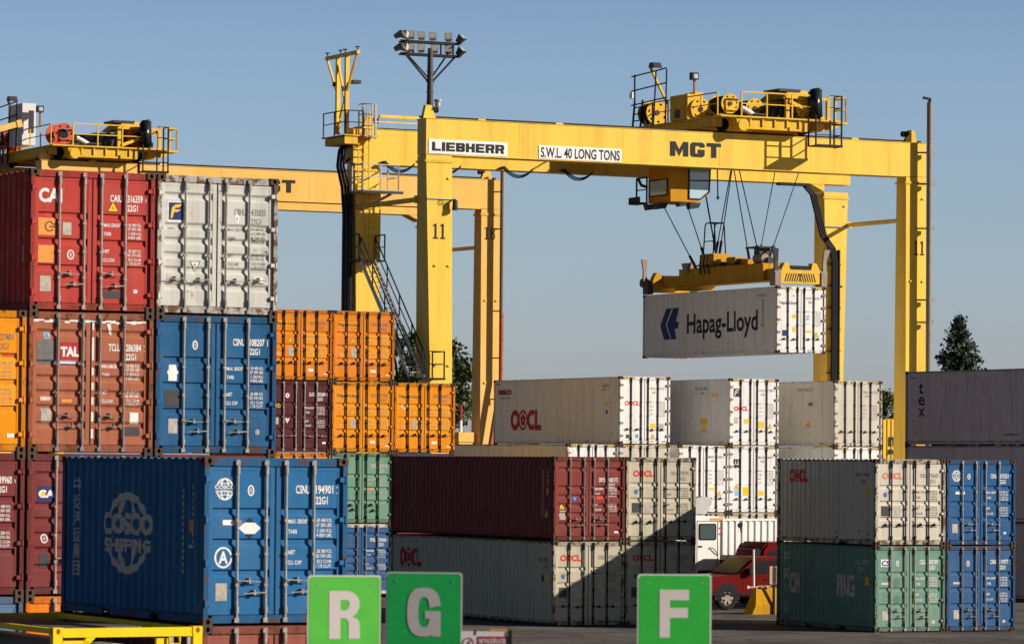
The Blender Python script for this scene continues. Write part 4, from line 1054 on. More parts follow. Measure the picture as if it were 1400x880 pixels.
# lower landing, stairs and foot landing
mb = MB().box(-16.1, -14.8, 8.2, 9.28, 13.62, 13.68); p3 = mb.build('platform', M_DKSTEEL, gantry)
mb = MB(); railing(mb, [(-16.05, 9.2, 13.68), (-16.05, 8.3, 13.68)], 1.1, .025); railing(mb, [(-14.85, 8.25, 13.68), (-14.85, 9.2, 13.68)], 1.1, .025); mb.build('railing', M_DKSTEEL, p3)
mb = MB(); A = Vector((0, 8.2, 13.6)); B = Vector((0, 3.1, 8.5))
for x in (-16.0, -15.35): mb.bar(A + Vector((x, 0, 0)), B + Vector((x, 0, 0)), .05, .20)
for i in range(1, 22):
    p = A + (B - A) * i / 22; mb.box(-15.98, -15.37, p.y - .12, p.y + .12, p.z - .015, p.z + .015)
st = mb.build('staircase', M_STEEL, gantry)
mb = MB()
for x in (-16.02, -15.33):
    up = Vector((x, 0, 1.05)); u2 = Vector((x, 0, .55)); mb.bar(A + up, B + up, .045); mb.bar(A + u2, B + u2, .035)
    for i in range(5): p = A + (B - A) * i / 4; mb.bar(p + Vector((x, 0, 0)), p + up, .045)
mb.build('handrail', M_DKSTEEL, st)
mb = MB().box(-16.1, -15.0, 1.7, 3.1, 8.40, 8.48); p4 = mb.build('platform', M_DKSTEEL, gantry)
mb = MB(); railing(mb, [(-16.05, 1.75, 8.48), (-15.05, 1.75, 8.48), (-15.05, 2.9, 8.48)], 1.1, .025); mb.bar((-15.9, 2.6, 8.4), (-15.9, 3.0, 1.6), .08); mb.build('railing', M_DKSTEEL, p4)
# cable tray on the rear girder, cables
mb = MB().bar((-14.6, 9.5, 20.02), (-12.1, 9.5, 20.02), .16, .14); mb.bar((-12.2, 9.5, 19.46), (-12.2, 9.5, 20.12), .14); mb.bar((-14.8, 9.5, 19.78), (-12.3, 9.5, 19.78), .05); mb.build('cable_tray', Y_A, gantry)
mb = MB()
for k in range(5):
    x = -16.02 - .05 * (k % 2); y = 9.35 + .17 * k
    P = [(x + .02, y, 18.9), (x - .25, y, 18.5), (x - .33, y, 17.8), (x - .1, y, 16.9), (x, y, 15.5), (x + .03, y, 11), (x + .2, y, 1.7)]
    mb.tube(P, .055, 6)
mb.tube([(-15.9, 9.5, 18.6), (-16.15, 9.5, 18.95), (-16.4, 9.5, 18.4), (-16.25, 9.5, 17.9), (-16.0, 9.5, 18.1)], .06, 6)
mb.box(-16.06, -15.92, 9.32, 10.1, 1.7, 16.6)
mb.build('power_cable', M_CABLE, gantry)
def festoon(mb, x0, x1, y, z, sag, r=.05):
    P = [(x0 + (x1 - x0) * i / 10, y, z - sag * (1 - ((i - 5) / 5) ** 2)) for i in range(11)]; mb.tube(P, r, 6)
for x0 in (-14.55, -12.3, -8.75, -5.75):
    mb = MB()
    for k in range(3): festoon(mb, x0 + .04 * k, x0 + 1.5 - .04 * k, 9.1 - .07 * k, ZB + .05, .40 - .05 * k, .026)
    mb.box(x0 - .05, x0 + .05, 8.9, 9.26, ZB, ZB + .12); mb.build('festoon_cable', M_CABLE, gantry)
mb = MB()
for k in range(4):
    o = .09 * k
    mb.tube([(6.6 + o, 9.15, ZB - .05), (7.05 + o, 9.1, 17.4), (7.35 + o, 9.1, 16.4), (7.62 + o, 9.1, 15.5), (8.1 + o, 9.12, 14.95), (8.27 + o * .8, 9.14, 14.4), (8.27 + o * .8, 9.14, 1.8)], .055, 6)
mb.build('power_cable', M_CABLE, gantry)
mb = MB().box(8.60, 8.66, 9.1, 9.28, 1.8, 14.9)
for z in range(3, 15): mb.box(8.05, 8.75, 9.18, 9.29, z + .2, z + .26)
mb.box(5.3, 6.9, 8.9, 9.25, ZB - .16, ZB - .03)
mb.build('cable_guard', M_DKSTEEL, gantry)
MB().bar((7.85, 9.24, 15.98), (9.2, 9.24, 15.98), .05).build('collar', M_STEEL, gantry)

# ------------------------------------------------------------------ crane trolley (rolls along the girders, carries the cab)
def make_trolley(reel_mat, label, loc, rz, brace_flip=False):
    T = thing('crane_trolley', label, 'crane trolley', loc, rz, 'trolleys on top of the gantry cranes')
    Z0 = 20.10
    mb = MB().box(-0.35, 2.85, 2.35, 2.75, 19.62, Z0)                       # near box beam
    mb.box(-1.6, 4.5, 2.2, 10.6, Z0 + .002, Z0 + .07); mb.box(-1.5, -1.1, 3.0, 10.4, 19.72, Z0); mb.box(3.6, 4.0, 2.8, 10.4, 19.72, Z0); mb.box(-1.0, 3.5, 9.9, 10.3, 19.62, Z0)
    mb.hexa([(-0.62, 2.3, 19.58), (-0.30, 2.3, 19.52), (-0.30, 2.8, 19.52), (-0.62, 2.8, 19.58)], [(-0.8, 2.3, Z0), (-0.30, 2.3, Z0), (-0.30, 2.8, Z0), (-0.8, 2.8, Z0)])
    mb.cyl((-.42, 2.26, 19.78), (-.42, 2.80, 19.78), .26, 14)
    for i in range(5): mb.box(-0.1 + i * .62, -.02 + i * .62, 2.28, 2.35, 19.75, Z0)
    T_frame = mb.build('frame', Y_T, T)
    mb = MB()
    for x in (-.95, 3.1):
        for y in (3.25, 9.9): mb.cyl((x - .25, y, 19.80), (x + .25, y, 19.80), .28, 14) if False else mb.cyl((x, y - .10, 19.83), (x, y + .10, 19.83), .29, 16)
    mb.build('trolley_wheel', M_DKSTEEL, T)
    # railings
    mb = MB(); railing(mb, [(-.55, 2.25, Z0 + .07), (3.28, 2.25, Z0 + .07)], 1.05, .03, True, 1.28); mb.build('railing', Y_T, T)
    mb = MB(); railing(mb, [(-1.55, 2.6, Z0 + .07), (-1.55, 8.6, Z0 + .07)], 1.0, .025, True, 1.5); mb.build('railing', Y_T, T)
    mb = MB().bar((1.95, 2.6, Z0 + .07), (1.95, 2.6, Z0 + 1.08), .17); mb.bar((4.1, 2.7, Z0 + .07), (4.1, 2.7, Z0 + 1.0), .15); mb.bar((-0.0 + 1.95, 2.6, Z0 + 1.05), (4.1, 2.7, Z0 + 1.02), .12)
    a, b = ((2.0, 2.5, Z0 + .85), (3.75, 2.5, Z0 + .15)) if not brace_flip else ((2.0, 2.5, Z0 + .15), (3.75, 2.5, Z0 + .85))
    mb.bar(a, b, .13); mb.build('engine_frame', Y_T, T)
    # winch drums with pierced flanges
    def drum(x, y0, y1, z, r, mat):
        d = MB(); n = 20
        for yy in (y0, y1):
            for i in range(n):
                a0 = 2 * math.pi * i / n; a1 = 2 * math.pi * (i + 1) / n
                f = lambda a, rr: (x + rr * math.cos(a), z + rr * math.sin(a))
                if i % 3 != 0: d.prism([f(a0, r), f(a1, r), f(a1, r * .55), f(a0, r * .55)], 'y', yy - .025, yy + .025)
                else:
                    d.prism([f(a0, r), f(a1, r), f(a1, r * .84), f(a0, r * .84)], 'y', yy - .025, yy + .025); d.prism([f(a0, r * .68), f(a1, r * .68), f(a1, r * .55), f(a0, r * .55)], 'y', yy - .025, yy + .025)
            d.cyl((x, yy - .024, z), (x, yy + .024, z), r * .56, 16)
        o = d.build('winch_drum', mat, T)
        MB().cyl((x, y0 + .03, z), (x, y1 - .03, z), r * .86, 18).build('wound_rope', M_DKSTEEL, o); MB().cyl((x, y0 - .07, z), (x, y0 + .02, z), r * .22, 10).build('hub', M_LAMP, o)
    drum(-.85, 2.75, 3.9, Z0 + .62, .44, reel_mat); drum(-.95, 5.2, 6.6, Z0 + .55, .5, reel_mat); drum(1.0, 3.8, 5.0, Z0 + .58, .45, reel_mat)
    drum(2.95, 2.72, 3.0, Z0 + .58, .46, reel_mat); drum(-1.35, 8.5, 9.3, Z0 + .62, .55, reel_mat)
    # engine, hoses, exhaust
    mb = MB().box(2.1, 3.6, 3.2, 5.2, Z0 + .1, Z0 + .55); mb.box(2.25, 3.4, 3.4, 5.0, Z0 + .55, Z0 + .88); mb.box(1.3, 2.0, 3.0, 4.2, Z0 + .07, Z0 + .5); mb.box(0.2, 0.9, 4.6, 6.6, Z0 + .07, Z0 + .8); mb.box(-.3, 0.1, 4.3, 5.0, Z0 + .07, Z0 + .75); mb.box(1.35, 1.9, 4.4, 6.4, Z0 + .07, Z0 + .9); mb.cyl((1.6, 3.1, Z0 + .55), (1.6, 3.6, Z0 + .55), .28, 14); mb.box(.5, 1.2, 2.9, 3.3, Z0 + .07, Z0 + .28)
    for i in range(7): mb.cyl((2.2 + .2 * i, 3.15, Z0 + .3 + .09 * (i % 3)), (2.2 + .2 * i, 3.4, Z0 + .3 + .09 * (i % 3)), .07, 8)
    en = mb.build('engine', M_LAMP, T)
    mb = MB().cyl((-.1, 3.1, Z0 + .52), (.75, 3.2, Z0 + .12), .14, 10); mb.cyl((3.55, 3.0, Z0 + .3), (3.85, 3.0, Z0 + .3), .15, 8); mb.build('hydraulic_cylinder', M_STEEL, T)
    mb = MB()
    for k in range(6): mb.tube([(1.0 + .3 * k, 2.95, Z0 + .1), (1.15 + .3 * k, 2.9, Z0 + .6), (1.4 + .3 * k, 3.0, Z0 + .75), (1.55 + .25 * k, 3.1, Z0 + .3)], .035, 6)
    mb.build('hose', M_CABLE, T)
    mb = MB().hexa([(2.05, 3.1, Z0 + 1.02), (3.75, 3.1, Z0 + 1.02), (3.75, 5.4, Z0 + 1.02), (2.05, 5.4, Z0 + 1.02)], [(2.45, 3.3, Z0 + 1.42), (3.35, 3.3, Z0 + 1.42), (3.35, 5.1, Z0 + 1.42), (2.45, 5.1, Z0 + 1.42)])
    cv = mb.build('engine_cover', Y_T, T)
    MB().box(1.9, 3.0, 3.2, 4.6, Z0 + 1.34, Z0 + 1.46).build('radiator', M_LAMP, cv)
    MB().box(3.35, 4.0, 4.6, 5.2, Z0 + .35, Z0 + 1.0).build('control_box', plain('control box white', (0.6, 0.6, 0.58), .5), T, bevel=.02)
    # cabinet on the left side
    mb = MB().box(-1.55, -1.15, 5.3, 6.9, Z0 + .1, Z0 + 1.22); mb.box(-1.15, -.75, 5.35, 6.2, Z0 + .1, Z0 + 1.32); mb.box(-1.6, -1.55, 5.45, 6.1, Z0 + .75, Z0 + 1.1)
    cbt = mb.build('cabinet', Y_T, T)
    MB().box(-1.57, -1.552, 6.0, 6.45, Z0 + .2, Z0 + .6).build('louvre', M_LAMP, cbt)
    # tarpaulin-covered reel and hanging basket at the right end
    mb = MB().hexa([(2.98, 2.12, Z0 + .10), (3.50, 2.08, Z0 + .08), (3.55, 2.55, Z0 + .10), (3.02, 2.6, Z0 + .10)], [(2.93, 2.10, Z0 + 1.42), (3.44, 2.05, Z0 + 1.50), (3.52, 2.58, Z0 + 1.48), (2.98, 2.62, Z0 + 1.38)])
    mb.build('tarpaulin', plain('black tarpaulin', (0.015, 0.016, 0.018), .28), T, bevel=.09, smooth=True)
    mb = MB().box(2.8, 4.15, 1.55, 2.25, 18.95, 19.0); mb.box(2.78, 4.17, 1.52, 1.58, 18.93, 19.03); mb.box(4.12, 4.17, 1.58, 2.25, 18.93, 19.03)
    for x, y, zt in ((2.82, 1.57, Z0 + .2), (4.13, 1.57, Z0 + 1.1), (4.13, 2.2, Z0 + 1.1), (3.55, 1.57, Z0), (2.82, 2.2, Z0 + .1)): mb.bar((x, y, 18.95), (x, y, zt), .06)
    for z in (19.45, 19.95, Z0 + .55, Z0 + 1.08): mb.bar((4.13, 1.57, z), (4.13, 2.2, z), .045); mb.bar((3.55 if z > 20 else 2.82, 1.57, z), (4.13, 1.57, z), .04)
    bk = mb.build('access_basket', M_DKSTEEL, T)
    mb = MB().box(3.9, 5.05, 2.6, 3.6, Z0 - .05, Z0 + .06); railing(mb, [(4.1, 2.65, Z0 + .07), (5.0, 2.65, Z0 + .07), (5.0, 3.55, Z0 + .07)], 1.05, .03); mb.hexa([(4.2, 2.7, Z0 - .3), (4.3, 2.7, Z0 - .3), (4.3, 3.5, Z0 - .3), (4.2, 3.5, Z0 - .3)], [(4.2, 2.7, Z0 - .05), (4.9, 2.7, Z0 - .05), (4.9, 3.5, Z0 - .05), (4.2, 3.5, Z0 - .05)])
    mb.build('side_platform', Y_T, T)
    # access ladder and lamps at the left end
    mb = MB(); ladder(mb, (-1.9, 9.5, 19.5), (-1.9, 9.2, 21.3), (0, 1, 0), .75, .035); mb.bar((-1.9, 9.6, 21.2), (-1.9, 9.6, 22.5), .06); mb.bar((-1.9, 7.8, 20.1), (-1.9, 7.6, 22.5), .05); mb.bar((-1.9, 6.7, 20.1), (-1.9, 6.6, 22.5), .05)
    for z in (21.2, 21.85, 22.5): mb.bar((-1.9, 9.9, z - .08), (-1.9, 6.6, z + .05), .05)
    mb.bar((-1.9, 8.6, 19.5), (-1.9, 8.6, 21.1), .08); mb.bar((-1.9, 7.9, 19.5), (-1.9, 7.9, 21.1), .06)
    mb.build('access_ladder', M_DKSTEEL, T)
    MB().box(-1.95, -1.85, 9.75, 10.0, 21.45, 21.72).build('notice', M_WHITE, T)
    mb = MB().bar((-1.7, 6.9, Z0 + .9), (-1.7, 8.5, 22.75), .09); lp = mb.build('lamp_arm', Y_T, T)
    MB().hexa([(-1.75, 8.0, 22.68), (-1.35, 8.0, 22.68), (-1.35, 8.6, 22.75), (-1.75, 8.6, 22.75)], [(-1.75, 8.2, 22.95), (-1.35, 8.2, 22.95), (-1.35, 8.5, 22.95), (-1.75, 8.5, 22.95)]).build('floodlight', M_LAMP, lp)
    mb = MB().bar((-1.05, 5.6, Z0 + 1.2), (-1.05, 5.6, Z0 + 1.9), .08); lp = mb.build('lamp_post', M_RUSTPIPE, T)
    MB().box(-1.22, -.90, 5.45, 5.75, Z0 + 1.88, Z0 + 2.2).build('floodlight', M_LAMP, lp); MB().box(-1.16, -.96, 5.43, 5.448, Z0 + 1.94, Z0 + 2.12).build('lamp_face', M_LAMPF, lp)
    return T
trolley = make_trolley(Y_T, 'trolley with yellow winch drums on top of the crane numbered 11', FG.at(0, 0, 0), FG.t)
# the driver's cab hangs under the trolley, between the girders
mb = MB()
x0, x1, y0, y1, zb, zt = -2.92, -0.90, 4.3, 6.35, 16.46, 18.6
mb.prism([(x0, zb), (-1.55, zb), (x1 - .06, zb + .42), (x1, zt), (x0, zt)], 'y', y0, y1)
cab = mb.build('cab', ORANGE_SH, trolley)
mb = MB().prism([(-1.98, zb + .17), (-1.45, zb + .17), (x1 - .13, zb + .50), (x1 - .08, 17.93), (-1.98, 17.93)], 'y', y0 - .012, y0 - .004); mb.build('window', M_GLASS, cab)
for (a, b) in (((-2.01, zb + .14), (-1.44, zb + .14)), ((-1.44, zb + .14), (x1 - .10, zb + .47)), ((x1 - .10, zb + .47), (x1 - .05, 17.95)), ((-2.01, zb + .14), (-2.01, 17.95)), ((-2.01, 17.40), (x1 - .06, 17.43))):
    MB().bar((a[0], y0 - .02, a[1]), (b[0], y0 - .02, b[1]), .05, .05, (0, 1, 0)).build('window_frame', M_BLACK, cab)
mb = MB().box(x0 - .012, x0 - .004, 4.6, 6.2, zb + .3, 17.45); mb.build('window', M_GLASS, cab)
mb = MB()
for z in (zb + .3, 17.45): mb.bar((x0 - .02, 4.58, z), (x0 - .02, 6.22, z), .05)
for y in (4.58, 6.22): mb.bar((x0 - .02, y, zb + .3), (x0 - .02, y, 17.45), .05)
mb.build('window_frame', M_BLACK, cab)
MB().box(-3.35, x0, 6.4, 7.4, zb - .02, zb + .06).box(-3.35, -3.3, 6.4, 7.4, zb + .06, zb + .3).build('step', M_DKSTEEL, cab)
mb = MB(); railing(mb, [(x0 - .05, 7.35, zb + .06), (x0 - .05, 6.4, zb + .06)], 1.1, .03); mb.tube([(x0 - .05, 7.2, 17.6), (x0 - .05, 6.9, 17.3), (x0 - .05, 6.4, 17.2)], .07, 6); mb.build('railing', M_DKSTEEL, cab)
for x, y, s in ((-2.95, 6.1, 1), (-2.9, 5.3, 1), (-2.35, 4.4, .7), (-1.75, 4.4, 1)):
    mb = MB().hexa([(x - .2 * s, y - .16, zb - .32 * s), (x + .22 * s, y - .16, zb - .25 * s), (x + .22 * s, y + .16, zb - .25 * s), (x - .2 * s, y + .16, zb - .32 * s)], [(x - .26 * s, y - .2, zb - .06), (x + .3 * s, y - .2, zb - .02), (x + .3 * s, y + .2, zb - .02), (x - .26 * s, y + .2, zb - .06)]); mb.build('work_lamp', M_LAMP, cab)

# ------------------------------------------------------------------ spreader with its ropes, and the lifted container
SP = thing('container_spreader', 'dirty yellow spreader frame hanging on ropes over the lifted white container', 'spreader', FG.at(0, 0, 0), FG.t)
M_SPY = paint('shaded spreader yellow', (0.50, 0.27, 0.02), 0.5, 0.35, 0.5, ns=0.9, bump=0.004)  # grime, plus the beam's shaded side put into the base colour
M_GUIDE = paint('worn guide steel', (0.30, 0.25, 0.21), 0.55, 0.35, 0.4)
zc = 9.79 + HC
mb = MB()
mb.box(0.62, 1.82, 2.3, 9.9, zc + .34, zc + 1.06); mb.box(0.80, 1.64, 0.35, 11.9, zc + .32, zc + .84)
for y in (3.8, 6.1, 8.6): mb.box(0.59, 1.85, y, y + .12, zc + .32, zc + 1.09)
mb.box(0.55, 1.9, 2.3, 9.9, zc + 1.06, zc + 1.09); mb.box(0.62, 1.7, 8.5, 10.3, zc + .16, zc + .32)
mb.build('main_beam', M_SPY, SP)
for y, s in ((0.1, 1), (12.0, -1)):
    mb = MB()
    mb.prism([(0.12, zc + .12), (2.32, zc + .12), (2.32, zc + .45), (2.02, zc + 1.02), (1.82, zc + 1.02), (1.74, zc + .72), (0.70, zc + .72), (0.62, zc + 1.02), (0.42, zc + 1.02), (0.12, zc + .45)], 'y', y, y + .35 * s)
    eb = mb.build('end_beam', M_SPY if s < 0 else Y_T, SP)  # near end keeps the lit yellow, far end the shaded tone
    mb = MB(); n = 14
    for i in range(n):
        x = .40 + i * 1.65 / n; d = .11 if i < n / 2 else -.11
        mb.prism([(x, zc + .20), (x + .055, zc + .20), (x + .055 + d, zc + .56), (x + d, zc + .56)], 'y', y - .006 * s, y - .002 * s)
    mb.build('hazard_stripe', M_BLK, eb)
    mb = MB().box(.72, 1.72, y + .02, y + .3 * s, zc + .73, zc + .90); mb.build('hose_bundle', M_DKSTEEL, eb)
    for x in (0.06, 2.38):
        mb = MB().box(x - .14, x + .14, y - .06 * s, y + .42 * s, zc + .02, zc + .62); mb.cyl((x - .16, y + .15, zc + .55), (x + .16, y + .15, zc + .55), .2, 12); mb.build('corner_block', M_GUIDE if s > 0 else M_LAMP, SP)
        fx = x - .05 if x < 1 else x + .05
        mb = MB().hexa([(fx - .10, y - .02, zc + .6), (fx + .10, y - .02, zc + .6), (fx + .10, y + .12, zc + .6), (fx - .10, y + .12, zc + .6)], [(fx - .08, y + .0, zc + 1.1), (fx + .08, y + .0, zc + 1.1), (fx + .08, y + .10, zc + 1.1), (fx - .08, y + .10, zc + 1.1)])
        o = -.18 if x < 1 else .18
        mb.hexa([(fx - .08, y, zc + 1.1), (fx + .08, y, zc + 1.1), (fx + .08, y + .10, zc + 1.1), (fx - .08, y + .10, zc + 1.1)], [(fx - .15 + o * .5, y - .08, zc + 1.62), (fx + .15 + o * .5, y - .08, zc + 1.62), (fx + .15 + o * .5, y + .0, zc + 1.62), (fx - .15 + o * .5, y + .0, zc + 1.62)])
        mb.build('guide_flap', M_GUIDE if (x > 1 or s < 0) else M_LAMP, SP)
mb = MB()
for y in (9.0,):
    mb.hexa([(.48, y, zc + .9), (.60, y, zc + .9), (.60, y + .2, zc + .9), (.48, y + .2, zc + .9)], [(.45, y - .3, zc + 1.35), (.60, y - .3, zc + 1.35), (.60, y + .4, zc + 1.35), (.45, y + .4, zc + 1.35)])
mb.build('guide_flap', M_GUIDE, SP)
mb = MB().box(.75, 1.7, 7.0, 8.25, zc + 1.092, zc + 1.72); mb.box(.85, 1.5, 6.5, 6.95, zc + 1.092, zc + 1.45); mb.box(.9, 1.5, 5.3, 6.1, zc + 1.092, zc + 1.50); mb.box(.85, 1.6, 4.1, 4.7, zc + 1.092, zc + 1.34); mb.build('head_block', M_SPY, SP, bevel=.03)
mb = MB()
for k in range(5): mb.tube([(.60, 4.2 + .9 * k, zc + 1.1), (.58, 4.5 + .9 * k, zc + 1.22), (.60, 4.9 + .9 * k, zc + 1.12)], .03, 6)
for k in range(3): mb.tube([(.6, 7.2 + .3 * k, zc + 1.65), (.5, 7.1 + .35 * k, zc + 1.2), (.58, 7.0 + .4 * k, zc + .8)], .03, 6)
mb.build('hydraulic_hose', M_CABLE, SP)
mb = MB().box(.9, 1.5, 4.85, 5.2, zc + 1.092, zc + 1.4); mb.box(.95, 1.4, 2.45, 2.75, zc + 1.092, zc + 1.36); mb.cyl((.7, 6.2, zc + 1.2), (1.7, 6.2, zc + 1.2), .11, 10); mb.build('valve_box', M_LAMP, SP)
mb = MB().box(.9, 1.45, 3.1, 3.6, zc + 1.095, zc + 1.80); mb.box(.75, 1.6, 2.9, 4.1, zc + 1.801, zc + 1.87); mb.build('motor', M_LAMP, SP)
mb = MB()
for y in (3.1, 3.5): mb.cyl((.9, y - .5, zc + 1.33), (.9, y - .1, zc + 1.33), .2, 10)
mb.build('sheave', M_GUIDE, SP)
mb = MB()
for x in (.95, 1.45): mb.tube([(x, 7.1, zc + 1.7), (x, 7.25, zc + 3.0), (x, 7.35, zc + 3.12), (x, 8.0, zc + 3.12), (x, 8.1, zc + 3.0), (x, 8.25, zc + 1.7)], .03, 6)
mb.bar((.95, 7.4, zc + 3.12), (1.45, 7.4, zc + 3.12), .05); mb.bar((.95, 7.9, zc + 3.12), (1.45, 7.9, zc + 3.12), .05); mb.bar((.95, 7.17, zc + 2.3), (.95, 8.18, zc + 2.3), .04); mb.build('cable_basket', M_DKSTEEL, SP)
ROPES = [((-1.9, 9.4, 18.9), (1.22, 9.45, 13.9)), ((-0.6, 8.6, 18.9), (1.22, 8.55, 14.2)), ((0.45, 7.9, 19.0), (1.22, 7.55, 14.4)), ((1.75, 6.9, 19.0), (1.22, 7.6, 14.4)), ((1.6, 6.6, 19.0), (1.22, 7.25, 14.4)),
         ((0.75, 5.5, 19.0), (1.22, 4.55, 14.0)), ((0.6, 4.9, 19.0), (1.22, 3.65, 14.05)), ((3.0, 5.0, 19.2), (1.22, 3.7, 14.1)), ((4.1, 4.4, 19.2), (1.22, 2.75, 14.1))]
for i, (a, b) in enumerate(ROPES):
    mb = MB().cyl(a, b, .035 if i == 2 else .024, 6); b = Vector(b); a = Vector(a); d = (a - b).normalized(); mb.cyl(b - d * .1, b + d * .6, .06, 6)
    mb.build('hoist_rope', M_CABLE, SP)
MB().cyl((.7, 6.6, 18.6), (.75, 6.6, 16.9), .03, 6).cyl((.75, 6.6, 16.95), (.75, 6.6, 16.8), .06, 6).build('rope_end', M_GALV2, SP)

def s_hl(on_side, L, H):
    on_side(Flat().text('Hapag-Lloyd', 4.15, 1.05, 0.86, 6.35, 0.022), 'owner_lettering', M_BLK)
    fl = Flat(); x, z, w, h = 1.65, 0.80, 1.75, 1.42          # two slanting strokes crossed by an arrow head
    fl.poly([(x + .33 * w, z + h), (x + .62 * w, z + h), (x + .30 * w, z + .48 * h), (x + .56 * w, z), (x + .22 * w, z), (x, z + .45 * h)])
    fl.poly([(x + .70 * w, z + h), (x + w, z + h), (x + .86 * w, z + .56 * h), (x + w, z + .56 * h), (x + .95 * w, z + .34 * h), (x + .78 * w, z + .34 * h), (x + .88 * w, z), (x + .60 * w, z), (x + .36 * w, z + .48 * h)])
    on_side(fl, 'owner_logo', M_NAVY)
    fl = Flat().text('HLBU 910123', L - 1.7, 2.48, 0.11, 0.75, 0.005)
    for i in range(8): fl.rect(L - 1.32, L - 1.22, 1.42 + .12 * i, 1.50 + .12 * i)
    on_side(fl, 'side_lettering', M_GREY); on_side(Flat().poly([(L - 1.45, 1.18), (L - 1.12, 1.18), (L - 1.28, 1.42)]), 'side_sticker', M_ORG)
FH = Frame(11.430, 172.695, 9.79, 26.5)
container('refrigerated_container', 'white refrigerated container with blue arrow logo hanging in the air from the crane', FH, 0, 0, L40, HC, 'reefer white', 'C', **{**RK, 'rust': 0.08, 'dirt': 0.15}, side_marks=s_hl,
          marks=reefer_marks('HLBU', '910185 0', extra=(words('Hapag-Lloyd', 0.14, 2.12, 0.13, 0.88, M_BLK), yel((0.76, 0.98, 1.52, 1.68), (0.78, 0.95, 0.92, 1.15), (1.43, 1.74, 0.90, 1.0)), warn(1.98, 0.72, 0.13), rects([(0, 0.28, 0.5, 0.74, 1.0, M_NAVY, 'sticker'), (0, 0.80, 0.9, 2.46, 2.52, M_GREENST, 'sticker'), (1, 1.5, 1.62, 1.46, 1.62, M_LBLUE, 'sticker')]))))

# ------------------------------------------------------------------ the second crane: same make, standing further back
def children_of(o): return [c for c in bpy.data.objects if c.parent == o]
def copy_tree(o, parent=None, swap=None, skip=()):
    c = o.copy(); COL.objects.link(c); c.parent = parent
    if o.data is not None and swap:
        mats = [m.name for m in o.data.materials]
        if any(m in swap for m in mats):
            c.data = o.data.copy()
            for i, m in enumerate(mats):
                if m in swap: c.data.materials[i] = swap[m]
    for ch in children_of(o):
        if ch.name.split('.')[0] in skip: continue
        copy_tree(ch, c, swap, skip)
    return c
FG2 = Frame(0, 205.5, 0, 26.5)
p18 = FG2.at(-0.76 - 9.42, -3.0, 0)
g18 = copy_tree(gantry, None, {'crane yellow': Y_B, 'trolley yellow': Y_B}, skip=('crane_number', 'name_plate', 'load_plate', 'conduit_pole', 'power_cable', 'cable_guard'))
g18.location = p18; g18['label'] = 'paler yellow gantry crane numbered 18 standing further back on the left'
lg18 = [c for c in children_of(g18) if c.name.startswith('leg')]
lg18.sort(key=lambda c: legs.index([q for q in legs if q.data.name.split('.')[0] == c.data.name.split('.')[0]][0]) if False else 0)
girs = [c for c in children_of(g18) if c.name.startswith('girder')]
for g in girs:                                            # this crane carries only the short name
    for t in [c for c in children_of(g) if c.name.startswith('lettering')]:
        xs = [v.co.x for v in t.data.vertices]
        if max(xs) < -4: bpy.data.objects.remove(t)
        else: t.location.x = -0.85
for c in lg18:
    if min(v.co.x for v in c.data.vertices) > 7 and min(v.co.y for v in c.data.vertices) > 8: c.location = (0.1, -0.2, 0)
front_r = [c for c in lg18 if min(v.co.x for v in c.data.vertices) > 8 and min(v.co.y for v in c.data.vertices) < 3][0]
put(numeral(Flat(), '18', 8.56, 16.35, 0.64, 0.27), 'crane_number', M_BLK, front_r, lambda u, v: (u, 2.994, v))
mb = MB().cyl((9.38, 2.6, 12.6), (9.38, 2.6, 19.9), .12, 10); pp = mb.build('conduit_pole', M_GALV2, g18)
MB().tube([(9.38, 2.6, 12.6), (9.38, 2.6, 9.2), (9.2, 2.6, 8.2), (8.75, 2.6, 5.5), (8.6, 2.6, 1.7)], .12, 10).build('rusty_pipe', M_RUSTPIPE, pp)
mb = MB()
for z in (18.8, 16.9, 12.7, 10.3, 8.2): mb.bar((8.95, 2.98, z), (9.45, 2.58, z), .07)
mb.build('pole_bracket', Y_B, pp)
mb = MB().box(7.22, 8.00, 3.0, 4.0, 1.65, 6.0); mb.box(7.18, 8.04, 2.95, 4.05, 6.001, 6.5); pk = mb.build('power_pack', Y_B, g18)
mb = MB().cyl((7.5, 3.4, 6.5), (7.5, 3.4, 7.1), .09, 8); mb.build('beacon_post', M_WHITE, pk); mb = MB().cyl((7.5, 3.4, 7.1), (7.5, 3.4, 7.9), .08, 8); mb.build('beacon', M_DKRED, pk)
RED_REEL = paint('red reel', (0.55, 0.09, 0.05), 0.5, 0.05, 0.3)
FT18 = Frame(0, 205.5, 0, 26.5)
t18 = copy_tree(trolley, None, None, skip=('cab', 'winch_drum', 'engine_frame', 'cabinet'))
t18.location = FG2.at(-23.7, -3.0, 0); t18['label'] = 'trolley with red winch drums on top of the crane numbered 18'
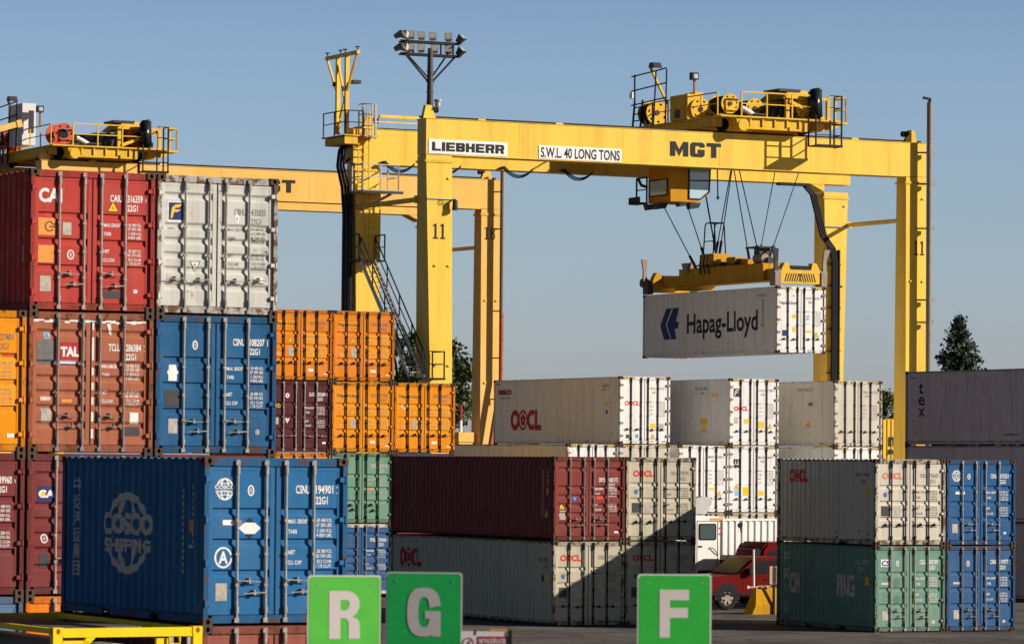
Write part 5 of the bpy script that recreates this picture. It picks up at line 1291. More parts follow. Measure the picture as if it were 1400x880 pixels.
def extra18(T):
    Z0 = 20.10
    for x, y0, y1, r in ((-.85, 2.75, 3.9, .52), (2.95, 2.72, 3.0, .50), (-1.35, 8.5, 9.3, .55)):
        d = MB(); n = 20
        for yy in (y0, y1):
            for i in range(n):
                a0 = 2 * math.pi * i / n; a1 = 2 * math.pi * (i + 1) / n; z = Z0 + .65
                f = lambda a, rr: (x + rr * math.cos(a), z + rr * math.sin(a))
                if i % 3 or True: d.prism([f(a0, r), f(a1, r), f(a1, r * .5), f(a0, r * .5)], 'y', yy - .025, yy + .025)
        o = d.build('winch_drum', RED_REEL, T)
        MB().cyl((x, y0, z), (x, y1, z), r * .45, 14).build('wound_rope', M_DKSTEEL, o)
        m = MB()
        for i in range(6):
            a = i * math.pi / 3; m.cyl((x + r * .74 * math.cos(a), y0 - .032, z + r * .74 * math.sin(a)), (x + r * .74 * math.cos(a), y0 - .026, z + r * .74 * math.sin(a)), .06, 8)
        m.build('flange_hole', M_BLACK, o)
    mb = MB().bar((1.95, 2.6, Z0 + .07), (1.95, 2.6, Z0 + 1.08), .17); mb.bar((4.1, 2.7, Z0 + .07), (4.1, 2.7, Z0 + 1.0), .15); mb.bar((1.95, 2.6, Z0 + 1.05), (4.1, 2.7, Z0 + 1.02), .12); mb.bar((2.1, 2.5, Z0 + .2), (4.0, 2.5, Z0 + .95), .15)
    mb.build('engine_frame', Y_T, T)
    c = MB().box(-1.75, -1.05, 6.2, 8.3, Z0 + .3, Z0 + 2.35).build('cabinet', plain('white cabinet', (0.66, 0.66, 0.65), .5, 0, .15), T)
    MB().box(-1.40, -1.16, 6.17, 6.2, Z0 + .9, Z0 + 2.0).build('cabinet_vent', M_LAMP, c)
extra18(t18)
# jib end of another machine at the far left
mbq = MB().bar((-9.5, 0, 1.2), (1.0, 0, 4.35), .28); mbq.bar((1.0, 0, 4.35), (1.25, 0, 4.42), .36); mbq.box(-9.9, -9.1, -.4, .4, -16.8, 1.6)
jib = thing('mobile_crane', 'yellow boom tip of another machine at the left edge of the sky', 'crane', FG2.at(-27.9, 0, 16.75), FG2.t)
mbq.build('boom', Y_B, jib)

# ------------------------------------------------------------------ floodlight tower behind the crane leg
FMs = Frame(0, 192, 0, 26.5)
mast = thing('floodlight_tower', 'dark steel tower with two rows of floodlights above the crane leg', 'floodlight tower', FMs.at(-4.46, 0, 0), FMs.t)
MB().tube([(0, 0, 0), (0, 0, 14), (0, 0, 24.6)], [.30, .22, .13], 12).build('pole', plain('mast steel', (0.05, 0.042, 0.037), .6, .2, .3), mast)
mb = MB()
for z in (24.28, 24.98 - .1): mb.bar((-1.55, 0, z), (1.55, 0, z + .0), .10, .12)
for z in (24.28, 24.88): mb.bar((-1.4, -.5, z), (-1.4, .5, z), .07); mb.bar((1.4, -.5, z), (1.4, .5, z), .07); mb.bar((-1.4, .5, z), (1.4, .5, z), .07)
for x in (-1.15, -.9, .55, .9, 1.2): mb.bar((x, 0, 24.28), (x, 0, 24.9), .07)
for x in (-1.3, 1.3): mb.bar((x, 0, 24.25), (0, 0, 22.9), .08); mb.bar((x * .75, .4, 24.25), (0, 0, 23.1), .06)
for x in (-1.25, 1.25): mb.bar((x, 0, 24.3), (x * 1.25, 0, 24.3), .06)
mb.build('crossarm', M_DKSTEEL, mast)
mb = MB()
for z in [16 + .5 * i for i in range(16)]: mb.bar((-.22, 0, z), (.22, 0, z), .03)
mb.build('climbing_peg', M_DKSTEEL, mast)
mb = MB().cyl((.42, 0, 21.85), (.42, 0, 22.1), .14, 10); mb.cyl((.42, 0, 22.1), (.42, 0, 22.18), .2, 10); mb.bar((0, 0, 22.15), (.42, 0, 22.15), .06); mb.box(-.25, -.1, -.1, .1, 21.5, 21.8); mb.build('camera', M_STEEL, mast)
M_HOUS = plain('floodlight housing', (0.46, 0.44, 0.41), .45, .3, .25)
for z in (24.45, 25.05):
    for x, rot, tilt, dark in ((-1.62, 70, -25, 1), (-1.35, -62, -20, 0), (-1.02, -30, -18, 0), (-.48, -28, -20, 0), (.12 if z > 25 else .22, -28, -20, 0), (.95, -30, -22, 0), (1.68, 35, -45, 1)):
        M = Matrix.Rotation(R_(rot), 4, 'Z') @ Matrix.Rotation(R_(tilt), 4, 'X')
        mb = MB(); pts = lambda q: [tuple(M @ Vector(p)) for p in q]
        mb.hexa(pts([(-.19, -.18, -.02), (.19, -.18, -.02), (.12, .20, .04), (-.12, .20, .04)]), pts([(-.19, -.18, .32), (.19, -.18, .32), (.12, .20, .24), (-.12, .20, .24)]))
        o = mb.build('floodlight', M_LAMP if dark else M_HOUS, mast); o.location = (x, 0, z - .03)
        mb = MB().raw(pts([(-.16, -.185, .01), (.16, -.185, .01), (.16, -.185, .29), (-.16, -.185, .29)]), [(0, 1, 2, 3)]); mb.build('lens', M_LAMPF, o)

# ------------------------------------------------------------------ letter signs and the notice in the foreground
def letter_sign(ch, cx, Y, ztop, wd, ht, yaw, shade, label):
    s = thing('row_sign', label, 'sign', (cx, Y, 0), R_(yaw), 'green letter signs')
    r = .035; x = wd / 2
    def rr(m):
        P = []
        for (sx, sz, a0) in ((x - m, ztop - m, 0), (-x + m, ztop - m, 90), (-x + m, ztop - ht + m, 180), (x - m, ztop - ht + m, 270)):
            ccx = sx - r * (1 if sx > 0 else -1); ccz = sz - r * (1 if sz > ztop - ht / 2 else -1)
            P += [(ccx + r * math.cos(R_(a0 + k * 22.5)), ccz + r * math.sin(R_(a0 + k * 22.5))) for k in range(5)]
        return P
    MB().prism(rr(0), 'y', 0, .006).build('panel', plain('sign sheeting white', (0.62, 0.58, 0.56), .4, 0, .06), s)
    MB().prism(rr(.014), 'y', -.002, -.0005).build('face', plain(shade[0], shade[1], .35, 0, .16, 5), s)
    h = .475 if ch != 'G' else .485; fl = Flat(); zb = ztop - .155 - h
    k = h
    def hole_poly(pts): fl.poly(pts)
    if ch == 'F':
        fl.rect(-.15, -.045, zb, zb + h); fl.rect(-.045, .145, zb + h * .78, zb + h); fl.rect(-.045, .135, zb + h * .41, zb + h * .62)
    elif ch == 'R':
        fl.rect(-.155, -.04, zb, zb + h); fl.rect(-.04, .02, zb + h * .81, zb + h); fl.rect(-.04, .02, zb + h * .43, zb + h * .59)
        cx_, cz_ = .02, zb + h * .715; n = 14
        for i in range(n):
            a, b = R_(90 - 180 * i / n), R_(90 - 180 * (i + 1) / n)
            f = lambda t, rx, rz: (cx_ + rx * math.cos(t), cz_ + rz * math.sin(t))
            fl.poly([f(a, .135, h * .285), f(b, .135, h * .285), f(b, .03, h * .10), f(a, .03, h * .10)])
        fl.poly([(-.0, zb + h * .43), (.075, zb + h * .46), (.14, zb + h * .40), (.155, zb + h * .32), (.16, zb), (.045, zb), (.045, zb + h * .32), (.03, zb + h * .40)])
    else:
        rx, rz, tx, tz = .168, h * .5, .112, h * .19; cz_ = zb + rz
        sup = lambda t, a, b, e=.74: (a * math.copysign(abs(math.cos(t)) ** e, math.cos(t)), b * math.copysign(abs(math.sin(t)) ** e, math.sin(t)))
        n = 72
        for i in range(n):
            a, b = 2 * math.pi * i / n, 2 * math.pi * (i + 1) / n
            o0, o1 = sup(a, rx, rz), sup(b, rx, rz); i0, i1 = sup(a, rx - tx, rz - tz), sup(b, rx - tx, rz - tz)
            if o0[0] + o1[0] > 0 and -.30 * h < (o0[1] + o1[1]) / 2 < .135 * h: continue
            fl.poly([(o0[0], cz_ + o0[1]), (o1[0], cz_ + o1[1]), (i1[0], cz_ + i1[1]), (i0[0], cz_ + i0[1])])
        fl.rect(.01, .168, zb + h * .37, zb + h * .52); fl.rect(.056, .168, zb + h * .18, zb + h * .37); fl.rect(.085, .168, zb, zb + h * .18)
    put(fl, 'letter', plain('reflective letter', (0.60, 0.56, 0.54), .4, 0, .06), s, lambda u, v: (u, -.005, v))
    mb = MB()
    for a in (-x + .10, x - .10):
        for zz in (ztop - .09, ztop - ht + .09): mb.cyl((a, -.006, zz), (a, -.002, zz), .010, 8)
    mb.build('rivet', M_STEEL, s)
    mb = MB().box(-.04, .04, .0075, .075, 0, ztop - .05); mb.build('post', M_STEEL, s)
    return s
letter_sign('R', -1.645, 40, 3.845, .75, .95, 14, ('sunlit green sheeting', (0.105, 0.54, 0.060)), 'green sign in a sunlit tone with a white letter R in the foreground')  # stronger sunlight on this sign put into its green
letter_sign('G', -.853, 40.05, 3.882, .765, .95, 48 - 52, ('shaded green sheeting', (0.012, 0.50, 0.10)), 'green sign in a shaded tone with a white letter G beside the R sign')  # same sheeting, its shade put into the green
letter_sign('F', 1.642, 40, 3.885, .745, .95, 6, ('mid green sheeting', (0.030, 0.44, 0.045)), 'green sign with a white letter F in front of the shaded container')
nb = thing('notice_board', 'small white and red notice board in two languages beside the G sign', 'notice', (-.21, 39.2, 0), 0)
MB().box(-.26, .20, 0, .012, 2.95, 3.335).build('panel', plain('notice white', (0.72, 0.70, 0.68), .4, 0, .05), nb)
MB().box(-.10, .195, -.003, -.001, 2.98, 3.285).build('red_field', M_DKRED, nb)
fl = Flat().text('NE PAS DÉPLACER', -.085, 3.22, .042, .265, .03); fl.text('DO NOT REMOVE', -.075, 3.145, .042, .245, .03); put(fl, 'lettering', M_WHITE, nb, lambda u, v: (u, -.0045, v))
fl = Flat().arc(-.19, 3.215, .058, .058, .010); fl.line((-.225, 3.18), (-.155, 3.25), .010); put(fl, 'prohibition_mark', M_DKRED, nb, lambda u, v: (u, -.003, v))
fl = Flat().rect(-.21, -.17, 3.185, 3.20); fl.rect(-.195, -.18, 3.20, 3.235); put(fl, 'pictogram', M_BLK, nb, lambda u, v: (u, -.002, v))
mb = MB().box(.201, .235, -.01, .03, 2.4, 3.345); mb.box(-.3, .235, .013, .04, 2.3, 3.0); mb.box(-.04, .04, .0405, .10, 0, 2.9); mb.build('frame', M_BLACK, nb)
MB().box(.02, .19, .0, .02, 3.337, 3.358).build('orange_strip', M_ORG, nb)
MB().box(-.125, -.113, -.004, .014, 3.30, 3.35).build('clip', M_BLACK, nb)

# ------------------------------------------------------------------ yellow tank container beside the nearest stack
TK = thing('tank_container', 'bright yellow framed tank container with grey tank, left of the nearest stack', 'tank container', FK.at(-2.47, -0.05, 0), FK.t)
M_TKY = paint('tank frame yellow', (0.78, 0.56, 0.015), 0.4, 0.05, 0.15, fade=.05)
mb = MB(); Lk = L20; H = HS
for y in (0.0, Lk - .13):
    for x in (0.0, W - .15): mb.box(x, x + .15, y, y + .13, .118, H - .118)
    mb.box(.162, W - .162, y + .01, y + .11, H - .15, H - .012); mb.box(.162, W - .162, y + .01, y + .11, .02, .16)
for x in (0.02, W - .11): mb.box(x, x + .09, .18, Lk - .18, H - .10, H - .015); mb.box(x, x + .09, .18, Lk - .18, .02, .13)
mb.hexa([(.15, .02, 1.9), (.15, .1, 1.9), (.55, .1, H - .15), (.55, .02, H - .15)], [(.15, .02, 1.99), (.15, .1, 1.99), (.7, .1, H - .15), (.7, .02, H - .15)])
mb.box(.17, .58, .02, .10, H - .52, H - .20); mb.box(W - .75, W - .5, .02, .10, H - .6, H - .18)
mb.build('frame', M_TKY, TK)
for sx in (-1, 1):
    for zz in (0, H - .118):
        me = casting_mesh(sx); me.materials.clear(); me.materials.append(M_TKY)
        c = link('corner_casting', me, TK); c.location = (-.002 if sx < 0 else W - .160, -.002, zz)
        c = link('corner_casting', me.copy(), TK); c.location = (-.002 if sx < 0 else W - .160, Lk - .176, zz)
mb = MB(); n = 28; prof = [(.25, .0), (.28, .55), (.36, .85), (.55, 1.02), (Lk - .55, 1.02), (Lk - .3, .7), (Lk - .25, 0)]
for (ya, ra), (yb, rb) in zip(prof, prof[1:]):
    for i in range(n):
        a, b = 2 * math.pi * i / n, 2 * math.pi * (i + 1) / n; f = lambda r, t, y: (W / 2 + r * math.cos(t), y, 1.30 + r * math.sin(t))
        if ra == 0: mb.poly([f(rb, a, yb), f(rb, b, yb), f(0, 0, ya)])
        elif rb == 0: mb.poly([f(ra, a, ya), f(ra, b, ya), f(0, 0, yb)])
        else: mb.poly([f(ra, a, ya), f(ra, b, ya), f(rb, b, yb), f(rb, a, yb)])
mb.build('tank', plain('tank cladding', (0.48, 0.46, 0.43), .4, .3, .15, 3), TK, smooth=True)
mb = MB().box(.35, 1.25, .3, Lk - .2, H - .06, H - .03); mb.box(.9, 1.5, .15, 2.0, H - .025, H + .005); mb.build('walkway', plain('walkway grating', (0.10, 0.10, 0.10), .7, .2, .4, 30), TK)
mb = MB()
for x in (W - .50, W - .22): mb.bar((x, .03, .2), (x, .03, H - .16), .05)
for z in range(1, 8): mb.bar((W - .50, .03, .3 * z), (W - .22, .03, .3 * z), .035)
mb.build('ladder', M_STEEL, TK)
mb = MB().tube([(1.55, 0.0, H - .3), (1.55, 0, H - .42), (1.75, 0, H - .42), (1.75, 0, H - .3)], .012, 6); mb.tube([(1.88, -.02, H - .16), (1.88, -.02, H - .27), (2.05, -.02, H - .27), (2.05, -.02, H - .16)], .02, 6); mb.build('handle', M_TKY, TK)
MB().box(.38, .48, .012, .02, H - .40, H - .28).build('opening', M_BLACK, TK)

# ------------------------------------------------------------------ truck, pickups and barrier between the stacks
FQ = Frame(0, 140, 0, 26.5)
M_TW = paint('truck white', (0.74, 0.73, 0.69), .35, .05, .15)
M_TIRE = plain('tyre rubber', (0.018, 0.018, 0.018), .85)
M_RIM = plain('wheel rim', (0.28, 0.24, 0.19), .45, .3)
def wheel(parent, x, y0, y1, z, r, n=22):
    w_ = MB(); prof = [(y0 + .02, r * .62), (y0, r * .8), (y0 + .02, r * .95), (y0 + .05, r), (y1 - .05, r), (y1, r * .9), (y1, r * .5)]
    for (ya, ra), (yb, rb) in zip(prof, prof[1:]):
        for i in range(n):
            a, b = 2 * math.pi * i / n, 2 * math.pi * (i + 1) / n; f = lambda r_, t, y: (x + r_ * math.cos(t), y, z + r_ * math.sin(t))
            w_.poly([f(ra, a, ya), f(ra, b, ya), f(rb, b, yb), f(rb, a, yb)])
    o = w_.build('wheel', M_TIRE, parent)
    rm = MB().cyl((x, y0 + .04, z), (x, y0 + .10, z), r * .62, 18); rm.cyl((x, y0, z), (x, y0 + .04, z), r * .2, 10)
    for i in range(6):
        a = i * math.pi / 3; rm.bar((x + r * .15 * math.cos(a), y0 + .02, z + r * .15 * math.sin(a)), (x + r * .56 * math.cos(a), y0 + .02, z + r * .56 * math.sin(a)), .09, .05, (0, 1, 0))
    rm.build('rim', M_RIM, o)
TR = thing('terminal_truck', 'white truck with a roof fairing carrying a ribbed white box, behind stone grey containers', 'truck', FQ.at(0, 0, 0), FQ.t)
mb = MB()
mb.prism([(6.2, .95), (8.42, .95), (8.42, 3.12), (7.0, 3.14), (6.75, 3.02), (6.35, 2.2), (6.2, 2.1)], 'y', 0, 2.4)
cabn = mb.build('cab', M_TW, TR, bevel=.05)
MB().prism([(7.0, 3.15), (7.95, 3.15), (8.22, 3.55), (8.25, 3.80), (7.9, 3.82), (7.3, 3.7)], 'y', .25, 2.15).build('roof_fairing', plain('fairing grey', (0.46, 0.46, 0.44), .45, 0, .15), cabn, bevel=.06)
mb = MB().prism([(7.55, 2.27), (8.20, 2.27), (8.24, 2.33), (8.24, 2.80), (8.20, 2.86), (7.55, 2.86), (7.52, 2.8), (7.52, 2.33)], 'y', -.014, -.004); mb.build('window_frame', M_BLACK, cabn)
mb = MB().prism([(7.58, 2.32), (8.18, 2.32), (8.18, 2.81), (7.58, 2.81)], 'y', -.022, -.0145); mb.build('window', glass('truck glass', (0.05, 0.08, 0.08)), cabn)
mb = MB().prism([(6.80, 2.27), (7.40, 2.27), (7.40, 2.86), (6.98, 2.86)], 'y', -.018, -.004); mb.build('window', glass('truck glass'), cabn)
mb = MB()
mb.tube([(7.95, -.03, 2.0), (8.08, -.06, 1.98), (8.2, -.06, 1.86), (8.32, -.03, 1.74)], .016, 6); mb.build('air_hose', M_CABLE, cabn)
MB().box(8.43, 8.50, .1, 2.3, 1.7, 3.05).build('cab_guard', M_TW, TR)
mb = MB()
for p, q in (((7.46, 1.3), (7.46, 2.95)), ((8.30, 1.3), (8.30, 2.95)), ((7.46, 2.95), (8.30, 2.95))): mb.bar((p[0], -.001, p[1]), (q[0], -.001, q[1]), .018, .018, (0, 1, 0))
mb.build('door_gap', M_LAMP, cabn); MB().box(7.52, 7.66, -.03, -.002, 2.02, 2.07).build('door_handle', M_BLACK, cabn)
mb = MB().bar((6.9, -.02, 2.7), (6.9, -.35, 2.75), .04); mb.box(6.85, 6.95, -.5, -.3, 2.2, 2.75); mb.build('side_mirror', M_BLACK, cabn)
MB().box(8.0, 8.44, -.012, -.002, 2.98, 3.06).build('marker_strip', M_AMB, cabn)
mb = MB().box(6.0, 15.0, .55, .75, 1.40, 1.72); mb.box(6.0, 15.0, 1.65, 1.85, 1.40, 1.72); mb.box(8.45, 15, .05, .2, 1.42, 1.70); mb.box(7.5, 9.8, .0, .4, .75, 1.2)
for i in range(12): mb.box(8.7 + .5 * i, 8.76 + .5 * i, .02, 2.38, 1.42, 1.66)
mb.build('chassis', M_LAMP, TR)
for x in (7.0, 9.6, 12.8, 14.0): wheel(TR, x, .02, .36, .52, .52); wheel(TR, x, 2.04, 2.38, .52, .52)
mb = MB(); x = 8.53; p = .27
while x < 14.6:
    for (a, ya), (b, yb) in zip([(x, .03), (x + .10, .03), (x + .14, .075), (x + .23, .075), (x + p, .03)], [(x + .10, .03), (x + .14, .075), (x + .23, .075), (x + p, .03)]): mb.poly([(a, ya, 1.74), (b, yb, 1.74), (b, yb, 2.96), (a, ya, 2.96)])
    x += p
mb.box(8.52, 14.8, .02, .10, 2.96, 3.04); mb.box(8.52, 14.8, .08, 2.4, 1.73, 1.80); mb.box(8.52, 14.8, 2.3, 2.4, 1.8, 3.0); mb.box(8.52, 8.58, .1, 2.3, 1.8, 3.0); mb.box(14.75, 14.8, .1, 2.3, 1.8, 3.0)
hc = mb.build('cargo_body', M_TW, TR)
mb = MB().cyl((9.25, .0, 2.82), (9.25, .03, 2.82), .09, 10); mb.bar((9.22, .01, 2.75), (9.27, .01, 2.55), .03); mb.build('work_lamp', M_BLACK, TR)
mb = MB()
for z in (2.95, 2.7, 2.5): mb.cyl((8.40, -.03, z), (8.40, -.005, z), .035, 8)
mb.build('marker_lamp', M_RED, TR)

FP = Frame(0, 134, 0, 26.5)
M_RD = paint('shaded pickup red', (0.12, 0.007, 0.007), .3, 0, .1, fade=.05, bump=0)  # shade over the vehicles put into the red itself
def pickup(x0, y0, label, full=True):
    """nose towards -x; real size about 5.8 x 2.0 x 1.85 m"""
    o = thing('pickup_truck', label, 'pickup truck', FP.at(x0, y0, 0), FP.t, 'red pickup trucks')
    body = MB()
    side = [(0.02, .62), (0.0, .95), (.10, 1.12), (1.35, 1.20), (2.02, 1.72), (2.3, 1.80), (3.5, 1.80), (3.85, 1.22), (5.75, 1.22), (5.8, .60), (4.95, .48), (4.1, .45), (1.5, .45), (.5, .48)]
    body.prism(side, 'y', .0, 1.95)
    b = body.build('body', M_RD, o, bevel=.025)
    for x in (.95, 4.5):
        MB().prism([(x + .50 * math.cos(R_(a)), .42 + .50 * math.sin(R_(a))) for a in range(-10, 191, 20)], 'y', -.006, .03).build('wheel_arch', M_BLACK, b)
        wheel(o, x, -.02, .24, .40, .40); wheel(o, x, 1.72, 1.97, .40, .40)
    gl = glass('pickup glass', (0.012, 0.014, 0.016)); gl.node_tree.nodes['Principled BSDF'].inputs['Roughness'].default_value = .12; gl.node_tree.nodes['Principled BSDF'].inputs['Specular IOR Level'].default_value = .3
    MB().prism([(1.62, 1.22), (2.10, 1.66), (2.55, 1.70), (2.55, 1.22)], 'y', -.012, -.002).build('side_window', gl, b)
    MB().prism([(2.65, 1.22), (2.65, 1.70), (3.40, 1.70), (3.62, 1.22)], 'y', -.012, -.002).build('side_window', gl, b)
    MB().hexa([(1.40, .12, 1.235), (1.40, 1.83, 1.235), (1.37, 1.83, 1.25), (1.37, .12, 1.25)], [(2.02, .2, 1.735), (2.02, 1.75, 1.735), (1.98, 1.75, 1.74), (1.98, .2, 1.74)]).build('windscreen', gl, b)
    MB().box(-.02, .25, -.012, .3, .86, 1.04).build('headlight', M_LAMPF, b)
    MB().box(-.05, .05, .05, 1.9, .45, .68).build('bumper', M_LAMP, o)
    mb = MB()
    for p, q in (((1.55, .52), (1.58, 1.2)), ((2.60, .52), (2.60, 1.72)), ((3.66, .60), (3.70, 1.2)), ((1.55, .52), (3.62, .52))): mb.bar((p[0], -.001, p[1]), (q[0], -.001, q[1]), .016, .016, (0, 1, 0))
    mb.build('panel_gap', M_BLACK, b)
    MB().box(.3, 5.6, -.03, -.002, .50, .58).build('side_trim', M_BLACK, o)
    MB().box(2.42, 2.62, -.03, -.004, 1.02, 1.06).build('door_handle', M_BLACK, b)
    mb = MB().box(1.72, 1.95, -.22, -.02, 1.22, 1.42); mb.build('wing_mirror', M_BLACK, b)
    if full: put(Flat().text('MGT', 1.75, .72, .10, .95, .02), 'door_lettering', M_CREAM, b, lambda u, v: (u, -.008, v))
    return o
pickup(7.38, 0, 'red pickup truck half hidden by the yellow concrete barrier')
van = thing('parked_van', 'red van behind the pickup truck, only its roof corner showing', 'van', FP.at(11.0, 2.6, 0), FP.t)
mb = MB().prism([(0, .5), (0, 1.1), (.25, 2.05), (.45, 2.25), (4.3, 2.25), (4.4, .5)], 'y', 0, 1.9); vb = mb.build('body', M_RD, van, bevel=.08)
for x in (.9, 3.5): wheel(van, x, -.02, .22, .36, .36); wheel(van, x, 1.68, 1.92, .36, .36)
MB().prism([(.32, 1.3), (.48, 1.95), (1.4, 1.95), (1.4, 1.3)], 'y', -.012, -.002).build('side_window', glass('pickup glass'), vb)

FBr = Frame(0, 130, 0, 26.5)
BR = thing('concrete_barrier', 'yellow painted concrete barrier in front of the red pickup truck', 'barrier', FBr.at(8.88, 0, 0), FBr.t)
mb = MB().hexa([(0, -.30, .0), (3.0, -.30, .0), (3.0, .30, .0), (0, .30, .0)], [(.14, -.30, .30), (3.0, -.30, .30), (3.0, .30, .30), (.14, .30, .30)])
mb.hexa([(.14, -.295, .301), (3.0, -.295, .301), (3.0, .295, .301), (.14, .295, .301)], [(.26, -.10, .88), (3.0, -.10, .88), (3.0, .10, .88), (.26, .10, .88)])
mb.build('block', paint('shaded barrier yellow', (0.45, 0.235, 0.010), .7, .05, .35), BR)  # shade on the block put into its yellow
MB().cyl((.20, -.05, .88), (.18, -.05, 2.15), .035, 8).build('white_post', M_WHITE, BR)
mb = MB().cyl((.31, -.06, 2.06), (.31, -.02, 2.06), .13, 14); mb.bar((.18, -.05, 2.06), (.31, -.04, 2.06), .03); mb.build('mirror', M_DKSTEEL, BR)
MB().bar((.80, -.34, 0), (.80, -.34, 1.62), .07).build('sign_post', M_DKSTEEL, BR)
MB().box(.62, .98, -.37, -.355, 1.0, 1.60).build('marker_board', plain('faded board', (0.42, 0.30, 0.17), .7, 0, .2), BR)
MB().box(.735, .865, -.378, -.3705, 1.03, 1.56).build('marker_stripe', M_BLK, BR)

# ------------------------------------------------------------------ ground
def asphalt():
    m, t, p = nodes_of('asphalt'); N, Lk_ = t.nodes.new, t.links.new
    tc = N('ShaderNodeTexCoord')
    def noise(s, d, vec=None, r=.6):
        n = N('ShaderNodeTexNoise'); n.inputs['Scale'].default_value = s; n.inputs['Detail'].default_value = d; n.inputs['Roughness'].default_value = r
        Lk_(vec or tc.outputs['Object'], n.inputs['Vector']); return n.outputs['Fac']
    mp = N('ShaderNodeMapping'); mp.inputs['Rotation'].default_value = (0, 0, R_(-26)); mp.inputs['Scale'].default_value = (.10, .55, 1); Lk_(tc.outputs['Object'], mp.inputs['Vector'])
    r = N('ShaderNodeValToRGB'); e = r.color_ramp.elements; e[0].position = .40; e[0].color = (.026, .024, .022, 1); e[1].position = .60; e[1].color = (.125, .110, .094, 1)
    mx = N('ShaderNodeMath'); mx.operation = 'ADD'; m1 = N('ShaderNodeMath'); m1.operation = 'MULTIPLY'; m1.inputs[1].default_value = .55; m2 = N('ShaderNodeMath'); m2.operation = 'MULTIPLY'; m2.inputs[1].default_value = .45
    Lk_(noise(1.0, 6, mp.outputs[0], .65), m1.inputs[0]); Lk_(noise(.35, 7, None, .7), m2.inputs[0]); Lk_(m1.outputs[0], mx.inputs[0]); Lk_(m2.outputs[0], mx.inputs[1]); Lk_(mx.outputs[0], r.inputs['Fac'])
    def mixc(f, a, b):
        x = N('ShaderNodeMix'); x.data_type = 'RGBA'; Lk_(f, x.inputs['Factor']); Lk_(a, x.inputs['A']); x.inputs['B'].default_value = (*b, 1); return x.outputs['Result']
    def rng_(f, a, b, v0=0., v1=1.):
        q_ = N('ShaderNodeMapRange'); Lk_(f, q_.inputs['Value'])
        for k_, v_ in (('From Min', a), ('From Max', b), ('To Min', v0), ('To Max', v1)): q_.inputs[k_].default_value = v_
        return q_.outputs['Result']
    c = mixc(rng_(noise(.16, 5), .56, .60, 0, .75), r.outputs['Color'], (.030, .028, .027))           # old repairs
    c = mixc(rng_(noise(.9, 6, None, .7), .60, .68, 0, .8), c, (.018, .017, .017))                     # oil
    c = mixc(rng_(noise(.55, 7, mp.outputs[0], .75), .58, .66, 0, .6), c, (.20, .17, .13))             # dust
    cr = N('ShaderNodeMath'); cr.operation = 'SUBTRACT'; cr.inputs[1].default_value = .5; Lk_(noise(.28, 3), cr.inputs[0]); ab = N('ShaderNodeMath'); ab.operation = 'ABSOLUTE'; Lk_(cr.outputs[0], ab.inputs[0])
    c = mixc(rng_(ab.outputs[0], .006, .012, .8, 0), c, (.012, .012, .012))                           # cracks
    Lk_(c, p.inputs['Base Color']); p.inputs['Roughness'].default_value = .85
    b = N('ShaderNodeBump'); b.inputs['Strength'].default_value = .5; b.inputs['Distance'].default_value = .03; Lk_(noise(3, 8), b.inputs['Height']); Lk_(b.outputs[0], p.inputs['Normal'])
    return m
g = MB().poly([(-4000, -300, 0), (4000, -300, 0), (4000, 9000, 0), (-4000, 9000, 0)]).build('ground', asphalt())
g['kind'] = 'structure'
# worn yellow lines on the asphalt
mb = MB(); random.seed(3)
for k, (wl, ll) in enumerate(((-10, -8.5), (-10, -14))):
    w_ = wl
    while w_ < 14:
        n = random.uniform(.25, 1.1)
        if random.random() < .55:
            q = [FR.at(w_, ll + random.uniform(-.02, .02), .004), FR.at(w_ + n, ll, .004), FR.at(w_ + n * .9, ll + random.uniform(.08, .13), .004), FR.at(w_ + .1, ll + .11, .004)]; mb.poly(q)
        w_ += n
q = [FB.at(7.4, 1.0, .004), FB.at(8.9, .9, .004), FB.at(9.0, 1.25, .004), FB.at(7.9, 1.5, .004), FB.at(7.3, 1.4, .004)]; mb.poly(q)
ln = mb.build('road_marking', worn_print('worn yellow line', (0.42, 0.30, 0.09), .6)); ln['kind'] = 'structure'

# ------------------------------------------------------------------ trees beyond the yard
def leaf_mat(name, a, b):
    m, t, p = nodes_of(name); oi = t.nodes.new('ShaderNodeTexCoord'); n = t.nodes.new('ShaderNodeTexNoise'); n.inputs['Scale'].default_value = .9; n.inputs['Detail'].default_value = 4
    x = t.nodes.new('ShaderNodeMix'); x.data_type = 'RGBA'; x.inputs['A'].default_value = (*a, 1); x.inputs['B'].default_value = (*b, 1)
    mr = t.nodes.new('ShaderNodeMapRange'); mr.inputs['From Min'].default_value = .35; mr.inputs['From Max'].default_value = .65
    t.links.new(oi.outputs['Object'], n.inputs['Vector']); t.links.new(n.outputs['Fac'], mr.inputs['Value']); t.links.new(mr.outputs[0], x.inputs['Factor']); t.links.new(x.outputs['Result'], p.inputs['Base Color']); p.inputs['Roughness'].default_value = .7
    return m
M_BARK = plain('bark', (0.06, 0.045, 0.035), .9)
M_LEAF = leaf_mat('broad leaves', (0.032, 0.060, 0.018), (0.085, 0.115, 0.032))
M_NEED = leaf_mat('spruce needles', (0.016, 0.036, 0.020), (0.045, 0.072, 0.036))
def quad(mb, c, s, rng):
    n = Vector((rng.gauss(0, 1), rng.gauss(0, 1), rng.gauss(0, 1))).normalized(); u = n.orthogonal().normalized(); v = n.cross(u); a = rng.uniform(0, 6.28)
    u, v = u * math.cos(a) + v * math.sin(a), v * math.cos(a) - u * math.sin(a)
    mb.poly([c - u * s, c - v * s * .55, c + u * s, c + v * s * .55])
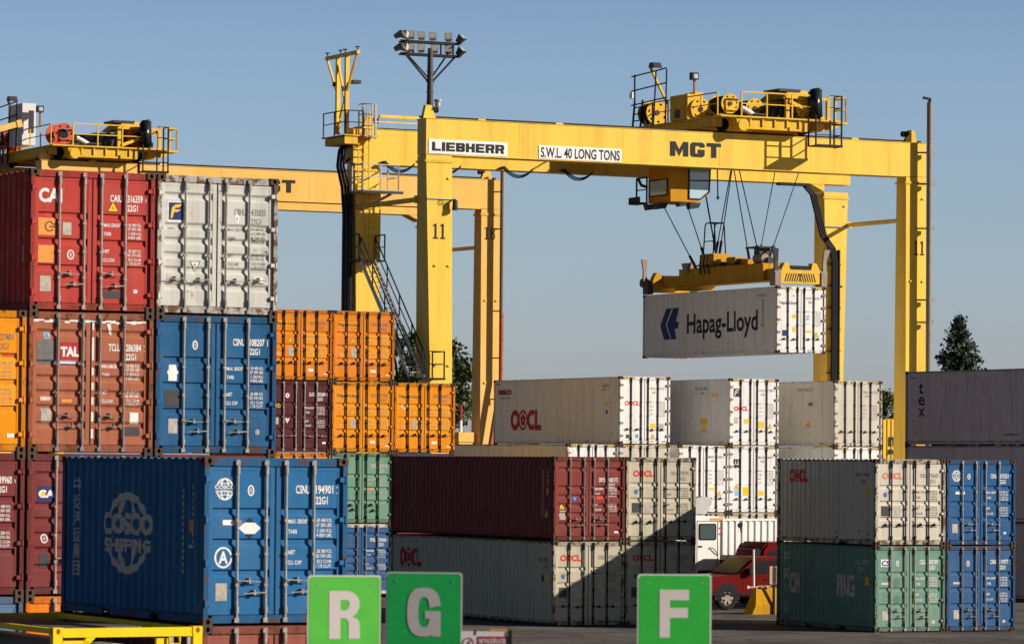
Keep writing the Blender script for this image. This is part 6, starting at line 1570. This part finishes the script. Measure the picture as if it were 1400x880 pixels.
def broad_tree(x, y, h, r, label, seed):
    rng = random.Random(seed); o = thing('broadleaf_tree', label, 'tree', (x, y, 0), 0, 'trees beyond the yard')
    t = MB().tube([(0, 0, 0), (.1, 0, h * .3), (.0, .1, h * .75)], [h * .022, h * .016, h * .005], 8); lv = MB()
    for i in range(34):
        a = rng.uniform(0, 6.28); zz = rng.uniform(.30, .98); rr = r * math.sqrt(max(.05, 1 - ((zz - .58) / .46) ** 2)) * rng.uniform(.45, 1.0)
        c = Vector((rr * math.cos(a), rr * math.sin(a), h * zz)); t.tube([(0, 0, h * max(.2, zz - .3)), tuple(c * .5 + Vector((0, 0, h * (zz * .5 - .08)))), tuple(c)], [h * .007, h * .004, h * .001], 5, False)
        cr = r * rng.uniform(.22, .42)
        for k in range(190):
            d = Vector((rng.gauss(0, 1), rng.gauss(0, 1), rng.gauss(0, .8))).normalized() * cr * rng.uniform(.5, 1.05); quad(lv, c + d, rng.uniform(.13, .26), rng)
    t.build('trunk', M_BARK, o); lv.build('crown', M_LEAF, o)
def spruce(x, y, h, r, label, seed):
    rng = random.Random(seed); o = thing('spruce_tree', label, 'tree', (x, y, 0), 0, 'trees beyond the yard')
    t = MB().tube([(0, 0, 0), (0, 0, h * .98)], [h * .018, .02], 8); lv = MB(); z = h * .12
    while z < h * .985:
        k = 1 - z / h; R = r * k ** .92 * rng.uniform(.82, 1.12) + .08; nb = max(5, int(16 * k + 6))
        for i in range(nb):
            a = rng.uniform(0, 6.28); Rb = R * rng.uniform(.72, 1.08); d = Vector((math.cos(a), math.sin(a), 0)); tip = d * Rb + Vector((0, 0, z + Rb * rng.uniform(-.22, .10)))
            t.bar((0, 0, z), tuple(tip), .03)
            m = max(3, int(Rb * 7))
            for j in range(m):
                f = (j + rng.random()) / m; c = Vector((0, 0, z)).lerp(tip, f) + Vector((rng.gauss(0, .12), rng.gauss(0, .12), rng.gauss(-.05, .09)))
                for _ in range(4): quad(lv, c + Vector((rng.gauss(0, .13), rng.gauss(0, .13), rng.gauss(0, .09))), rng.uniform(.10, .21), rng)
        z += h * .02 * (0.5 + k)
    t.build('trunk', M_BARK, o); lv.build('crown', M_NEED, o)
broad_tree(-4.6, 258, 12.2, 2.9, 'dark green leafy tree between the two crane legs', 1)
broad_tree(-7.3, 262, 13.6, 2.6, 'dark green leafy tree behind the crane stairs', 2)
broad_tree(24.6, 262, 9.6, 2.6, 'small leafy tree behind the ribbed yellow container', 4)
spruce(33.45, 300, 16.4, 6.8, 'dark spruce rising above the long grey container at the right', 5)
spruce(40.0, 300, 13.4, 4.6, 'spruce tip cut off by the right edge of the photo', 6)
